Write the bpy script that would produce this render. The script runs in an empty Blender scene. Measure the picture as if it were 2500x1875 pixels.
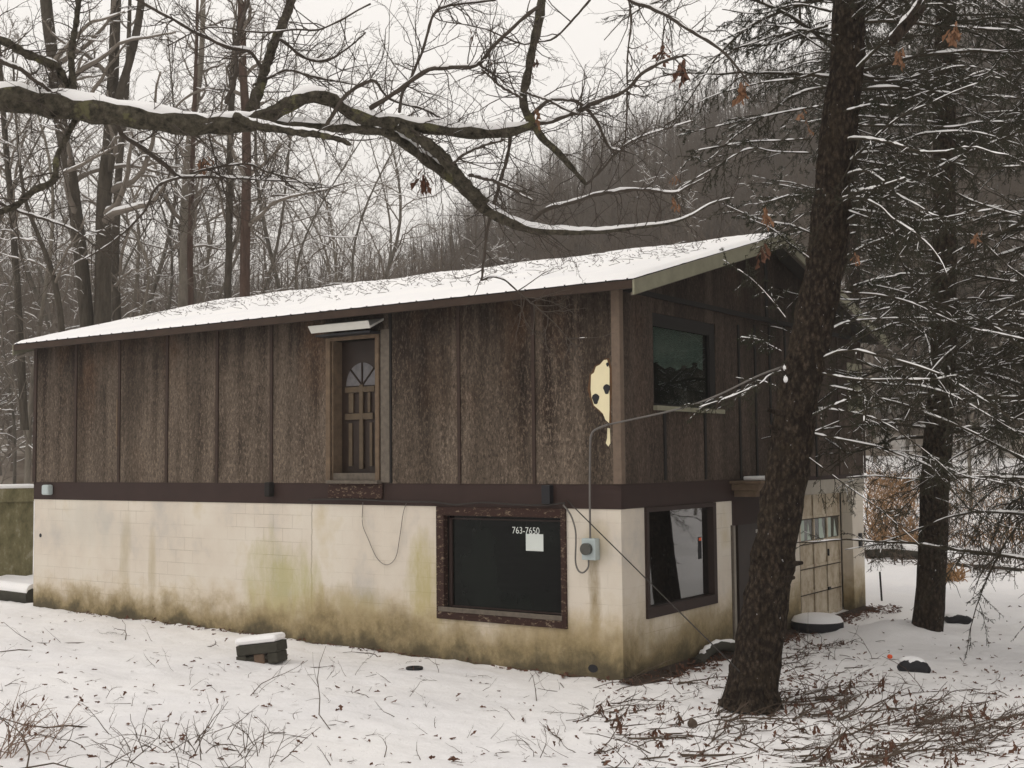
import bpy, math, random
import numpy as np
from mathutils import Vector, Matrix

# ------------------------------------------------------------ camera, sky, sun
S = bpy.context.scene
COL = S.collection
CAMP = np.array([7.6307, -13.2112, 2.7446])
F_PX, PITCH, ROLL, YAW = 2984.48, .062, -.0097, -.6113
_F = np.array([math.sin(YAW)*math.cos(PITCH), math.cos(YAW)*math.cos(PITCH), math.sin(PITCH)])
_R0 = np.array([math.cos(YAW), -math.sin(YAW), 0.])
_U0 = np.cross(_R0, _F)
_R = _R0*math.cos(ROLL) + _U0*math.sin(ROLL)
_U = -_R0*math.sin(ROLL) + _U0*math.cos(ROLL)
cam = bpy.data.cameras.new('camera')
cam.sensor_width = 36; cam.lens = F_PX/2500*36
cam.clip_start = .1; cam.clip_end = 3000
camo = bpy.data.objects.new('camera', cam); COL.objects.link(camo)
M = Matrix.Identity(4)
for i in range(3):
    M[i][0] = _R[i]; M[i][1] = _U[i]; M[i][2] = -_F[i]; M[i][3] = CAMP[i]
camo.matrix_world = M
S.camera = camo

W = bpy.data.worlds.new('World'); S.world = W; W.use_nodes = True
nt = W.node_tree; nt.nodes.clear()
sky = nt.nodes.new('ShaderNodeTexSky'); sky.sky_type = 'NISHITA'; sky.sun_disc = False
SUN_EL, SUN_AZ = math.radians(48), math.radians(205)     # azimuth clockwise from +Y
sky.sun_elevation = SUN_EL; sky.sun_rotation = SUN_AZ
mixn = nt.nodes.new('ShaderNodeMixRGB'); mixn.inputs[0].default_value = .93
mixn.inputs[2].default_value = (9.6, 9.15, 8.65, 1)        # thick even cloud
bgn = nt.nodes.new('ShaderNodeBackground'); bgn.inputs[1].default_value = .1
wo = nt.nodes.new('ShaderNodeOutputWorld')
nt.links.new(sky.outputs[0], mixn.inputs[1]); nt.links.new(mixn.outputs[0], bgn.inputs[0]); nt.links.new(bgn.outputs[0], wo.inputs[0])
sl = bpy.data.lights.new('sun', 'SUN'); sl.energy = .5; sl.angle = math.radians(40); sl.color = (1, .95, .88)
so = bpy.data.objects.new('sun', sl); COL.objects.link(so)
sd = Vector((math.sin(SUN_AZ)*math.cos(SUN_EL), math.cos(SUN_AZ)*math.cos(SUN_EL), math.sin(SUN_EL)))
so.rotation_euler = (-sd).to_track_quat('-Z', 'Y').to_euler(); so.location = (0, -10, 30)
S.view_settings.view_transform = 'Standard'; S.view_settings.look = 'None'
S.view_settings.exposure = .36; S.view_settings.gamma = 1
S.cycles.max_bounces = 6; S.cycles.transparent_max_bounces = 12
S.cycles.use_denoising = True

# ------------------------------------------------------------ helpers
rng = np.random.default_rng(7)
random.seed(7)
def ray(x, y): return _F + _R*(x-1250)/F_PX - _U*(y-937.5)/F_PX
def at(x, y, D): return CAMP + ray(x, y)*D
def ov(x, y, D): return at(x*1.1302, y*1.1302, D)          # same, measured in a 2212 px wide copy
def front(x, y, Y=0.): r = ray(x, y); return CAMP + r*(Y-CAMP[1])/r[1]
def side(x, y, X=0.): r = ray(x, y); return CAMP + r*(X-CAMP[0])/r[0]
def nrm(v): return v/np.maximum(np.linalg.norm(v, axis=-1, keepdims=True), 1e-9)

class MB:
    """collects vertices and faces, links them as ONE mesh object"""
    def __init__(s): s.v = []; s.f = []; s.n = 0; s.sm = []
    def add(s, V, Fs, smooth=False):
        V = np.asarray(V, float).reshape(-1, 3); Fs = np.asarray(Fs, int)
        s.v.append(V); s.f.append(Fs+s.n); s.sm.append(smooth); s.n += len(V); return s
    def box(s, a, b, rot=None, org=None):
        a = np.minimum(a, b).astype(float); b = np.maximum(a, b).astype(float) if False else np.asarray(b, float)
        x0, y0, z0 = a; x1, y1, z1 = b
        V = np.array([[x0,y0,z0],[x1,y0,z0],[x1,y1,z0],[x0,y1,z0],[x0,y0,z1],[x1,y0,z1],[x1,y1,z1],[x0,y1,z1]])
        if rot is not None:
            m = np.array(rot); V = V@m.T
        if org is not None: V = V + np.asarray(org)
        return s.add(V, [[0,3,2,1],[4,5,6,7],[0,1,5,4],[1,2,6,5],[2,3,7,6],[3,0,4,7]])
    def prism(s, pts, d):
        """planar outline pts (N,3) pushed by vector d"""
        pts = np.asarray(pts, float); N = len(pts); V = np.vstack([pts, pts+np.asarray(d)])
        s.v.append(V)
        fs = [list(range(N))[::-1], list(range(N, 2*N))] + [[i, (i+1) % N, N+(i+1) % N, N+i] for i in range(N)]
        for f in fs: s.f.append(np.array([f])+s.n); s.sm.append(False)
        s.n += 2*N; return s
    def tube(s, P, R, sides=8, flat=1.):
        P = np.asarray(P, float); R = np.broadcast_to(np.asarray(R, float), P.shape[:1])
        V, Fq = tubes(P[None], R[None], sides, flat)
        s.add(V, Fq, True)
        k = len(P)*sides
        for e, o in ((0, 1), (k-sides, -1)):
            idx = (np.arange(sides)[::o]+e)[None]
            s.f.append(idx+s.n-k); s.sm.append(False)
        return s
    def tubes(s, P, R, sides=3, flat=1.):
        if len(P): V, Fq = tubes(P, R, sides, flat); s.add(V, Fq, True)
        return s
    def build(s, name, mat, parent=None, bevel=0):
        me = bpy.data.meshes.new(name)
        V = np.vstack(s.v); me.vertices.add(len(V)); me.vertices.foreach_set('co', V.astype(np.float32).ravel())
        loops = np.concatenate([f.ravel() for f in s.f])
        sizes = np.concatenate([np.full(len(f), f.shape[1]) for f in s.f])
        sm = np.concatenate([np.full(len(f), b) for f, b in zip(s.f, s.sm)])
        me.loops.add(len(loops)); me.loops.foreach_set('vertex_index', loops.astype(np.int32))
        me.polygons.add(len(sizes)); me.polygons.foreach_set('loop_start', np.concatenate([[0], np.cumsum(sizes)[:-1]]).astype(np.int32))
        me.polygons.foreach_set('use_smooth', sm)
        me.update(calc_edges=True); me.materials.append(mat)
        o = bpy.data.objects.new(name, me); COL.objects.link(o)
        if parent is not None:
            o.parent = parent
            bpy_loc = world_of(parent)
            if bpy_loc.length > 0: me.transform(Matrix.Translation(-bpy_loc))
        if bevel:
            b = o.modifiers.new('bevel', 'BEVEL'); b.width = bevel; b.segments = 2; b.limit_method = 'ANGLE'
        return o
def world_of(o):
    l = Vector((0, 0, 0))
    while o is not None: l = l + o.location; o = o.parent
    return l
def tubes(P, R, sides=3, flat=1.):
    Mn, N = P.shape[:2]
    T = np.gradient(P, axis=1) if N > 2 else np.repeat((P[:, 1]-P[:, 0])[:, None], 2, 1)
    T = nrm(T)
    avg = nrm(P[:, -1]-P[:, 0])
    ref = np.where(np.abs(avg[:, 2:3]) < .8, np.array([[0., 0, 1]]), np.array([[1., .3, 0]]))[:, None]
    n = nrm(ref-T*np.sum(ref*T, -1, keepdims=True)); b = np.cross(T, n)
    a = np.arange(sides)*2*math.pi/sides
    ring = n[:, :, None]*np.cos(a)[None, None, :, None]*flat + b[:, :, None]*np.sin(a)[None, None, :, None]
    V = P[:, :, None] + ring*R[:, :, None, None]
    base = np.arange(Mn*N*sides).reshape(Mn, N, sides)
    A = base[:, :-1]; B = base[:, 1:]
    Fq = np.stack([A, np.roll(A, -1, 2), np.roll(B, -1, 2), B], -1).reshape(-1, 4)
    return V.reshape(-1, 3), Fq
def cat(pts, n):
    """smooth curve through the points, n samples (pts may carry extra columns)"""
    P = np.asarray(pts, float)
    if len(P) == 2: t = np.linspace(0, 1, n)[:, None]; return P[0]*(1-t)+P[1]*t
    Q = np.vstack([2*P[0]-P[1], P, 2*P[-1]-P[-2]])
    d = np.concatenate([[0], np.cumsum(np.linalg.norm(np.diff(P[:, :3], axis=0), axis=1))])
    out = []
    for s in np.linspace(0, d[-1]*.99999, n):
        i = min(np.searchsorted(d, s, 'right')-1, len(P)-2); t = (s-d[i])/max(d[i+1]-d[i], 1e-9)
        a, b, c, e = Q[i:i+4]
        out.append(.5*((2*b)+(c-a)*t+(2*a-5*b+4*c-e)*t*t+(3*b-a-3*c+e)*t**3))
    return np.array(out)
def grow(P, R, k, n, L, ang, wand=.15, up=0., rr=.5, t0=.2, t1=1., rmin=.002, absL=False, flat=False, drift=0., g=None):
    g = g if g is not None else rng
    Mn, N = P.shape[:2]
    idx = np.repeat(np.arange(Mn), k); m = len(idx)
    t = g.uniform(t0, t1*.999, m)*(N-1); i = np.floor(t).astype(int); f = (t-i)[:, None]
    A = P[idx, i]; B = P[idx, i+1]; p = A*(1-f)+B*f; T = nrm(B-A)
    r0 = R[idx, i]*(1-f[:, 0])+R[idx, i+1]*f[:, 0]
    v = g.normal(size=(m, 3))
    if flat: v[:, 2] *= .25
    perp = nrm(v-T*np.sum(v*T, -1, keepdims=True))
    a = (ang+g.normal(0, .2, m))[:, None]
    d = T*np.cos(a)+perp*np.sin(a); d[:, 2] += up; d = nrm(d)
    plen = np.linalg.norm(np.diff(P, axis=1), axis=2).sum(1)[idx]
    ln = (L if absL else L*plen)*g.uniform(.45, 1.15, m)*(1-.55*t/(N-1))
    pts = [p]
    for _ in range(n-1):
        d = nrm(d+g.normal(0, wand, (m, 3))+np.array([0, 0, drift])); p = p+d*(ln/(n-1))[:, None]; pts.append(p)
    Q = np.stack(pts, 1)
    rs = np.maximum(np.minimum(r0*rr, ln*.03+.002), rmin)
    RR = np.maximum(rs[:, None]*np.linspace(1, .25, n)[None], rmin*.6)
    return Q, RR
def snow_on(P, R, thick=.012, cut=.85, patch=.25, g=None):
    g = g if g is not None else rng
    T = nrm(np.gradient(P, axis=1))
    H = np.clip(1-(np.abs(T[..., 2])/cut)**2.5, 0, 1)
    H = H*(g.uniform(0, 1, H.shape) > patch*.7)*(g.uniform(.5, 1.15, H.shape))
    H[:, 0] = 0; H[:, -1] *= .3
    rs = (R*.82+thick*.55)*H
    off = (R*.62+thick*.35)*np.clip(H*2, 0, 1)
    Q = P.copy(); Q[..., 2] += off
    return Q, np.maximum(rs, 1e-4)
def needles(P, m, ln, w, mb, spread=.9, g=None, droop=-.15):
    g = g if g is not None else rng
    Mn, N = P.shape[:2]; idx = np.repeat(np.arange(Mn), m); q = len(idx)
    t = g.uniform(0, .999, q)*(N-1); i = np.floor(t).astype(int); f = (t-i)[:, None]
    A = P[idx, i]; B = P[idx, i+1]; p = A*(1-f)+B*f; T = nrm(B-A)
    v = g.normal(size=(q, 3)); perp = nrm(v-T*np.sum(v*T, -1, keepdims=True))
    d = nrm(T*(1-spread*.5)+perp*spread+np.array([0, 0, droop]))
    s = nrm(np.cross(d, g.normal(size=(q, 3))))*w
    l = (ln*g.uniform(.6, 1.2, q))[:, None]
    V = np.stack([p-s, p+s, p+d*l], 1).reshape(-1, 3)
    mb.add(V, np.arange(len(V)).reshape(-1, 3))
def tag(o, label=None, cat_=None, group=None, kind=None):
    if label: o['label'] = label
    if cat_: o['category'] = cat_
    if group: o['group'] = group
    if kind: o['kind'] = kind
    return o
def empty(name, loc, label, cat_, group=None):
    o = bpy.data.objects.new(name, None); COL.objects.link(o); o.location = Vector([float(c) for c in loc]); o.empty_display_size = .2
    return tag(o, label, cat_, group)
def copy_tree(o, parent=None):
    c = o.copy(); COL.objects.link(c); c.parent = parent
    for ch in list(o.children): copy_tree(ch, c)
    return c
def holed(mb, axis, a0, a1, z0, z1, holes, out, thick):
    """wall in the X-Z plane (axis 0) or the Y-Z plane (axis 1) with rectangular openings; out = outer plane, thick goes inwards"""
    As = sorted({a0, a1, *[h[0] for h in holes], *[h[1] for h in holes]}); Zs = sorted({z0, z1, *[h[2] for h in holes], *[h[3] for h in holes]})
    As = [a for a in As if a0 <= a <= a1]; Zs = [z for z in Zs if z0 <= z <= z1]
    solid = lambda a, z: a0 < a < a1 and z0 < z < z1 and not any(h[0] < a < h[1] and h[2] < z < h[3] for h in holes)
    P = (lambda a, z, d: [a, out+d*thick, z]) if axis == 0 else (lambda a, z, d: [out-d*thick, a, z])
    for i in range(len(As)-1):
        for j in range(len(Zs)-1):
            A, B, C, D = As[i], As[i+1], Zs[j], Zs[j+1]; am, zm = (A+B)/2, (C+D)/2
            if not solid(am, zm): continue
            q = lambda pts: mb.add(pts, [[0, 1, 2, 3]])
            q([P(A,C,0),P(B,C,0),P(B,D,0),P(A,D,0)]); q([P(B,C,1),P(A,C,1),P(A,D,1),P(B,D,1)])
            pa = (As[i-1]+A)/2 if i else a0-1; na = (As[i+2]+B)/2 if i+2 < len(As) else a1+1
            pz = (Zs[j-1]+C)/2 if j else z0-1; nz = (Zs[j+2]+D)/2 if j+2 < len(Zs) else z1+1
            if not solid(pa, zm): q([P(A,C,1),P(A,C,0),P(A,D,0),P(A,D,1)])
            if not solid(na, zm): q([P(B,C,0),P(B,C,1),P(B,D,1),P(B,D,0)])
            if not solid(am, pz): q([P(A,C,1),P(B,C,1),P(B,C,0),P(A,C,0)])
            if not solid(am, nz): q([P(A,D,0),P(B,D,0),P(B,D,1),P(A,D,1)])
    return mb

# ------------------------------------------------------------ materials
class NT:
    def __init__(s, name, rough=.8, spec=.3):
        s.m = bpy.data.materials.new(name); s.m.use_nodes = True; s.t = s.m.node_tree; s.t.nodes.clear()
        s.o = s.t.nodes.new('ShaderNodeOutputMaterial'); s.b = s.t.nodes.new('ShaderNodeBsdfPrincipled')
        s.b.inputs['Roughness'].default_value = rough; s.b.inputs['Specular IOR Level'].default_value = spec
        s.t.links.new(s.b.outputs[0], s.o.inputs[0])
        s.co = s.t.nodes.new('ShaderNodeNewGeometry').outputs['Position']
    def link(s, a, b): s.t.links.new(a, b)
    def map(s, scale=(1, 1, 1), vec=None, loc=(0, 0, 0)):
        n = s.t.nodes.new('ShaderNodeMapping'); n.inputs['Scale'].default_value = scale; n.inputs['Location'].default_value = loc
        s.link(vec or s.co, n.inputs[0]); return n.outputs[0]
    def noise(s, scale, vec=None, detail=4, rough=.6, dist=0):
        n = s.t.nodes.new('ShaderNodeTexNoise'); n.inputs['Scale'].default_value = scale; n.inputs['Detail'].default_value = detail
        n.inputs['Roughness'].default_value = rough; n.inputs['Distortion'].default_value = dist
        s.link(vec or s.co, n.inputs['Vector']); return n.outputs['Fac']
    def vor(s, scale, vec=None):
        n = s.t.nodes.new('ShaderNodeTexVoronoi'); n.inputs['Scale'].default_value = scale; s.link(vec or s.co, n.inputs['Vector']); return n.outputs['Distance']
    def ramp(s, fac, stops):
        n = s.t.nodes.new('ShaderNodeValToRGB'); e = n.color_ramp.elements
        while len(e) < len(stops): e.new(.5)
        for el, (p, c) in zip(e, stops):
            el.position = p; el.color = (*c, 1) if isinstance(c, tuple) else (c, c, c, 1)
        s.link(fac, n.inputs[0]); return n.outputs[0]
    def mix(s, fac, a, b, mode='MIX'):
        n = s.t.nodes.new('ShaderNodeMixRGB'); n.blend_type = mode
        for k, v in ((0, fac), (1, a), (2, b)):
            if isinstance(v, tuple): n.inputs[k].default_value = (*v, 1)
            elif isinstance(v, (int, float)): n.inputs[k].default_value = v if k == 0 else (v, v, v, 1)
            else: s.link(v, n.inputs[k])
        return n.outputs[0]
    def math(s, op, a, b=0., clamp=False):
        n = s.t.nodes.new('ShaderNodeMath'); n.operation = op; n.use_clamp = clamp
        for k, v in ((0, a), (1, b)):
            if isinstance(v, (int, float)): n.inputs[k].default_value = v
            else: s.link(v, n.inputs[k])
        return n.outputs[0]
    def xyz(s):
        n = s.t.nodes.new('ShaderNodeSeparateXYZ'); s.link(s.co, n.inputs[0]); return n.outputs
    def bump(s, h, strength=.3, dist=.01):
        n = s.t.nodes.new('ShaderNodeBump'); n.inputs['Strength'].default_value = strength; n.inputs['Distance'].default_value = dist
        s.link(h, n.inputs['Height']); s.link(n.outputs[0], s.b.inputs['Normal']); return s
    def col(s, c):
        if isinstance(c, tuple): s.b.inputs['Base Color'].default_value = (*c, 1)
        else: s.link(c, s.b.inputs['Base Color'])
        return s
def plain(name, c, rough=.7, var=.35, scale=9, spec=.3, bump=0.):
    n = NT(name, rough, spec); f = n.noise(scale, detail=6)
    n.col(n.mix(f, tuple(x*(1-var) for x in c), tuple(min(1, x*(1+var)) for x in c)))
    if bump: n.bump(n.noise(scale*6, detail=5), bump, .01)
    return n.m
MT = {}
# snow
n = NT('snow', .75, .25); f = n.noise(.9, detail=5); n.col(n.ramp(f, [(.3, (.83, .825, .835)), (.7, (.9, .89, .88))]))
n.bump(n.noise(14, detail=6), .35, .02); MT['snow'] = n.m
n = NT('ground snow', .8, .2)
f = n.noise(.35, detail=3); f2 = n.noise(5, detail=8, rough=.7)
c = n.ramp(f, [(.3, (.80, .79, .80)), (.7, (.88, .865, .855))])
spk = n.ramp(f2, [(.62, 0.), (.72, 1.)])
spk2 = n.math('MULTIPLY', spk, n.ramp(n.noise(.5, n.map(loc=(5, 3, 1)), detail=2), [(.5, 0.), (.68, .38)]))
n.col(n.mix(spk2, c, (.25, .2, .15))); n.bump(n.noise(6, detail=9, rough=.65), .5, .05); MT['ground'] = n.m
n = NT('hill floor', .9, .1)
f = n.noise(.3, detail=6); n.col(n.ramp(f, [(.38, (.12, .09, .065)), (.56, (.3, .26, .22)), (.66, (.66, .64, .62))])); MT['hill'] = n.m
# weathered siding
def siding(name, dark, grey, warm, front=True):
    n = NT(name, .85, .15)
    xyz = n.xyz(); a = n.math('ADD', xyz[0], xyz[1])
    pan = n.math('FLOOR', n.math('DIVIDE', a, 1.22)); wn = n.t.nodes.new('ShaderNodeTexWhiteNoise'); wn.noise_dimensions = '1D'; n.link(pan, wn.inputs['W'])
    st = n.noise(1., n.map((4.5, 4.5, .22)), detail=6, rough=.62)
    big = n.noise(.8, n.map((1.3, 1.3, .7), loc=(4, 1, 3)), detail=5)
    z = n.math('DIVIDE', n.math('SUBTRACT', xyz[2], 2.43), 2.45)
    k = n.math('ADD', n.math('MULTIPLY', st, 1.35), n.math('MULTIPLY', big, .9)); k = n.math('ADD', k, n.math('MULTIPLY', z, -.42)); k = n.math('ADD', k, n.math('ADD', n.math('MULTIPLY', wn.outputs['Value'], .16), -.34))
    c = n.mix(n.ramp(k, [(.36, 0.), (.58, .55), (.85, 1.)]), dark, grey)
    wf = n.math('MULTIPLY', n.ramp(n.noise(.9, n.map((1, 1, .6), loc=(9, 2, 0)), detail=4), [(.5, 0.), (.66, .75)]), n.ramp(z, [(.25, .25), (.95, 1.)]))
    c = n.mix(wf, c, warm)
    rot = n.t.nodes.new('ShaderNodeMapping'); rot.inputs['Rotation'].default_value = (.5, .6, 0); rot.inputs['Scale'].default_value = (1, 1, .42); n.link(n.co, rot.inputs[0])
    f1 = n.noise(34, rot.outputs[0], detail=5, rough=.85)
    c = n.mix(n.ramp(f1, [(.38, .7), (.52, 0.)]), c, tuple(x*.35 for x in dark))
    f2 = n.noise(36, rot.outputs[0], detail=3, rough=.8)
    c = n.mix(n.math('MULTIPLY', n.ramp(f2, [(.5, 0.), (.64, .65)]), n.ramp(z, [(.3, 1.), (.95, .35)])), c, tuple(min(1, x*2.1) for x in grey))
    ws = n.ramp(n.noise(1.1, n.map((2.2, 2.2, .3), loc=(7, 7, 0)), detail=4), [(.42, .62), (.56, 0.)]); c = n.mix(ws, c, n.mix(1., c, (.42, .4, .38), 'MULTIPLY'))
    mould_shade = n.ramp(n.math('ADD', z, n.math('MULTIPLY', n.noise(3, n.map((1, 1, .35)), detail=5), .35)), [(1.03, 0.), (1.16, .85)])  # mould together with eave shade, painted in as a dark siding top
    c = n.mix(mould_shade, c, (.014, .011, .009))
    n.col(c); n.bump(f1, .5, .008); return n.m
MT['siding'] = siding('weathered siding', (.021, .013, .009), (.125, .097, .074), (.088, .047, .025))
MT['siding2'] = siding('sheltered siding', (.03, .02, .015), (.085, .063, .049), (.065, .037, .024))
MT['batten'] = plain('dark batten', (.04, .024, .018), .8, .5, 12)
MT['batten2'] = plain('black batten', (.012, .01, .009), .8, .3, 12)
MT['cornerboard'] = plain('faded corner board', (.15, .11, .082), .85, .35, 14, bump=.2)
# painted block
n = NT('painted block', .7, .25)
xyz = n.xyz(); xy = n.math('ADD', xyz[0], xyz[1])
cb = n.t.nodes.new('ShaderNodeCombineXYZ'); n.link(xy, cb.inputs[0]); n.link(n.math('ADD', xyz[2], .08), cb.inputs[1])
br = n.t.nodes.new('ShaderNodeTexBrick'); n.link(cb.outputs[0], br.inputs['Vector'])
br.inputs['Scale'].default_value = 1; br.inputs['Brick Width'].default_value = .406; br.inputs['Row Height'].default_value = .203
br.inputs['Mortar Size'].default_value = .005; br.inputs['Mortar Smooth'].default_value = .8
for q_ in ('Color1', 'Color2', 'Mortar'): br.inputs[q_].default_value = (1, 1, 1, 1)
paint = n.ramp(n.noise(1.1, n.map((1, 1, .8)), detail=6, rough=.6), [(.3, (.50, .465, .42)), (.45, (.63, .565, .48)), (.6, (.67, .615, .53)), (.75, (.58, .50, .36))])
crack = n.math('MULTIPLY', br.outputs['Fac'], n.ramp(n.noise(.9, detail=5), [(.46, .05), (.66, .85)]))
paint = n.mix(crack, paint, (.30, .25, .19))
vc = n.math('LESS_THAN', n.math('ABSOLUTE', n.math('ADD', n.math('ADD', xyz[0], 5.28), n.math('MULTIPLY', n.math('SUBTRACT', n.noise(3, n.map((0, 0, 1))), .5), .12))), .012)
paint = n.mix(n.math('MULTIPLY', vc, .6), paint, (.3, .25, .19))
chip = n.ramp(n.noise(16, detail=6, rough=.7), [(.68, 0.), (.7, .6)]); paint = n.mix(chip, paint, (.42, .36, .28))
wob_ = n.math('SUBTRACT', n.noise(1.6, n.map((1.4, 1.4, .5)), detail=9, rough=.72), .5)
def blob(c, x0, z0, sx, sz, k, colr):
    dx = n.math('DIVIDE', n.math('SUBTRACT', xyz[0], x0), sx); dz = n.math('DIVIDE', n.math('SUBTRACT', xyz[2], z0), sz)
    r2 = n.math('ADD', n.math('MULTIPLY', dx, dx), n.math('MULTIPLY', dz, dz)); r2 = n.math('ADD', r2, n.math('MULTIPLY', wob_, -5.))
    r2 = n.math('ADD', r2, n.math('MULTIPLY', xyz[1], 3.))
    return n.mix(n.ramp(n.math('MULTIPLY', r2, .5), [(.0, k), (.75, 0.)]), c, colr)
paint = blob(paint, -5.9, .7, .75, .85, .7, (.40, .37, .15)); paint = blob(paint, -4.6, .45, 1.0, .45, .7, (.33, .27, .12)); paint = blob(paint, -3.05, 1.0, .35, .7, .8, (.42, .36, .16)); paint = blob(paint, -.4, .6, .1, .95, .95, (.26, .2, .11)); paint = blob(paint, -.33, 1.7, .22, .25, .6, (.4, .33, .2)); paint = blob(paint, -9.6, 1.2, .14, .75, .6, (.42, .36, .24)); paint = blob(paint, -8.9, 1.1, .1, .7, .6, (.42, .35, .22)); paint = blob(paint, -.7, .3, 1.2, .5, .6, (.38, .29, .14)); paint = blob(paint, -10.6, 1.7, 1.0, .4, .35, (.5, .49, .44))
base_ = n.math('ADD', n.math('MULTIPLY', xyz[0], 0.), .98); base_ = n.math('ADD', base_, n.math('MULTIPLY', xyz[0], .03))
wob2 = n.math('SUBTRACT', n.noise(1.3, detail=9, rough=.68), .5)
zn = n.math('DIVIDE', n.math('ADD', n.math('ADD', n.math('SUBTRACT', xyz[2], n.math('MULTIPLY', xyz[0], -.014)), n.math('MULTIPLY', wob2, 1.3)), n.math('MULTIPLY', n.math('SUBTRACT', n.noise(11, detail=5, rough=.75), .5), .2)), base_)
c = n.mix(n.ramp(zn, [(.3, .92), (.6, .5), (1., .0)]), paint, (.47, .36, .19))
dirt = n.ramp(n.noise(6, n.map((1, 1, .8)), detail=9, rough=.78), [(.32, (.085, .068, .036)), (.52, (.2, .155, .08)), (.7, (.33, .27, .16))])
c = n.mix(n.ramp(zn, [(.1, .95), (.35, .72), (.8, 0.)]), c, dirt)
c = n.mix(n.ramp(zn, [(.0, .8), (.3, 0.)]), c, (.06, .05, .03))
n.col(c)
n.bump(n.math('ADD', n.math('MULTIPLY', br.outputs['Fac'], -.4), n.math('MULTIPLY', n.noise(30, detail=5), .5)), .35, .012); MT['block'] = n.m
MT['band'] = plain('brown rim board', (.03, .015, .012), .7, .3, 3)
n = NT('peeling brown paint', .75, .2)
pe = n.ramp(n.noise(13, n.map((1, 1, 2.2)), detail=7, rough=.75), [(.55, 0.), (.62, .85)])
n.col(n.mix(pe, (.035, .016, .012), (.26, .2, .14))); n.bump(pe, .3, .004); MT['peel'] = n.m
MT['browntrim'] = plain('brown trim', (.028, .015, .012), .6, .3, 6)
MT['graywood'] = plain('weathered grey wood', (.12, .1, .08), .85, .6, 14, bump=.3)
MT['tanwood'] = plain('weathered tan wood', (.13, .09, .058), .85, .6, 9, bump=.3); MT['dooroak'] = plain('stained door rail', (.085, .06, .036), .6, .5, 9); MT['fan'] = plain('dull fanlight glass', (.12, .115, .12), .3, .5, 14)
MT['doorwood'] = plain('dark door wood', (.022, .012, .008), .5, .4, 8)
MT['rake'] = plain('mossy white board', (.24, .23, .165), .8, .35, 6, bump=.2)
MT['fascia'] = plain('brown fascia', (.04, .024, .016), .8, .6, 3)
MT['black'] = plain('black plastic', (.012, .012, .015), .55, .2)
MT['soffit'] = plain('dark soffit', (.03, .024, .02), .9, .3)
MT['metal'] = plain('galvanised metal', (.3, .31, .3), .5, .2)
MT['metergrey'] = plain('meter grey paint', (.42, .48, .48), .5, .15)
MT['dial'] = plain('meter glass', (.06, .06, .05), .15, .3, 20, spec=.5)
MT['cable'] = plain('grey cable', (.14, .13, .12), .7, .2)
MT['cabledark'] = plain('dark cable', (.03, .025, .022), .7, .2)
MT['white'] = plain('dirty white paint', (.5, .49, .45), .6, .12, 7)
MT['paper'] = plain('paper notice', (.62, .66, .63), .8, .04, 4)
MT['curtain'] = plain('net curtain', (.6, .7, .7), .9, .25, 12)
MT['cream'] = plain('exposed sheathing', (.78, .70, .46), .75, .08, 6)
n = NT('garage door paint', .75, .2)
wr = n.ramp(n.noise(6, n.map((1, 1, .7)), detail=7, rough=.7), [(.3, (.30, .235, .16)), (.5, (.47, .40, .30)), (.7, (.6, .54, .44))])
n.col(wr); n.bump(n.noise(20), .15, .005); MT['garage'] = n.m; MT['groove'] = plain('shaded groove', (.05, .038, .026), .9, .4)
MT['lintel'] = plain('grey concrete', (.34, .31, .26), .85, .25, 4, bump=.2)
n = NT('flaky spruce bark', .92, .1); v_ = n.map((1, 1, .55)); va = n.vor(22, v_); na = n.noise(30, v_, detail=7, rough=.75); nb_ = n.noise(2.2, detail=5)
c = n.ramp(na, [(.33, (.016, .012, .009)), (.52, (.09, .064, .045)), (.7, (.2, .155, .12))]); c = n.mix(n.ramp(va, [(.1, 0.), (.7, .75)]), c, (.008, .006, .005)); c = n.mix(n.ramp(nb_, [(.5, 0.), (.7, .5)]), c, (.075, .055, .035))
fl = n.ramp(n.noise(24, n.map((1, 1, .6), loc=(3, 3, 3)), detail=3, rough=.7), [(.7, 0.), (.73, .9)]); c = n.mix(fl, c, (.75, .74, .74))
n.col(c); n.bump(n.math('SUBTRACT', na, va), 1., .08); MT['sprucebark'] = n.m
n = NT('mossy concrete', .9, .1)
n.col(n.ramp(n.noise(4, n.map((1.5, 1.5, .8)), detail=7, rough=.7), [(.3, (.09, .08, .04)), (.55, (.2, .18, .1)), (.8, (.42, .4, .32))])); MT['moss'] = n.m
MT['torn'] = plain('torn brown fibre', (.1, .05, .022), .9, .6, 30)
MT['inside'] = plain('dark interior', (.02, .021, .02), .9, .3, 3)
MT['tealboard'] = plain('pale board behind glass', (.45, .52, .46), .8, .15)
MT['rubber'] = plain('tyre rubber', (.015, .015, .02), .6, .2)
MT['orange'] = plain('orange plastic', (.8, .12, .04), .6, .1)
def glass(name, tint, refl):
    m = bpy.data.materials.new(name); m.use_nodes = True; t = m.node_tree; t.nodes.clear()
    o = t.nodes.new('ShaderNodeOutputMaterial'); mx = t.nodes.new('ShaderNodeMixShader'); tr = t.nodes.new('ShaderNodeBsdfTransparent')
    gl = t.nodes.new('ShaderNodeBsdfGlossy'); fr = t.nodes.new('ShaderNodeFresnel'); ml = t.nodes.new('ShaderNodeMath')
    tr.inputs[0].default_value = (*tint, 1); gl.inputs['Roughness'].default_value = .02; fr.inputs[0].default_value = 1.5
    ml.operation = 'MULTIPLY'; ml.use_clamp = True; ml.inputs[1].default_value = refl
    t.links.new(fr.outputs[0], ml.inputs[0]); t.links.new(ml.outputs[0], mx.inputs[0]); t.links.new(tr.outputs[0], mx.inputs[1]); t.links.new(gl.outputs[0], mx.inputs[2]); t.links.new(mx.outputs[0], o.inputs[0])
    return m
MT['glass'] = glass('dusty window glass', (.55, .6, .57), .45)
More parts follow.
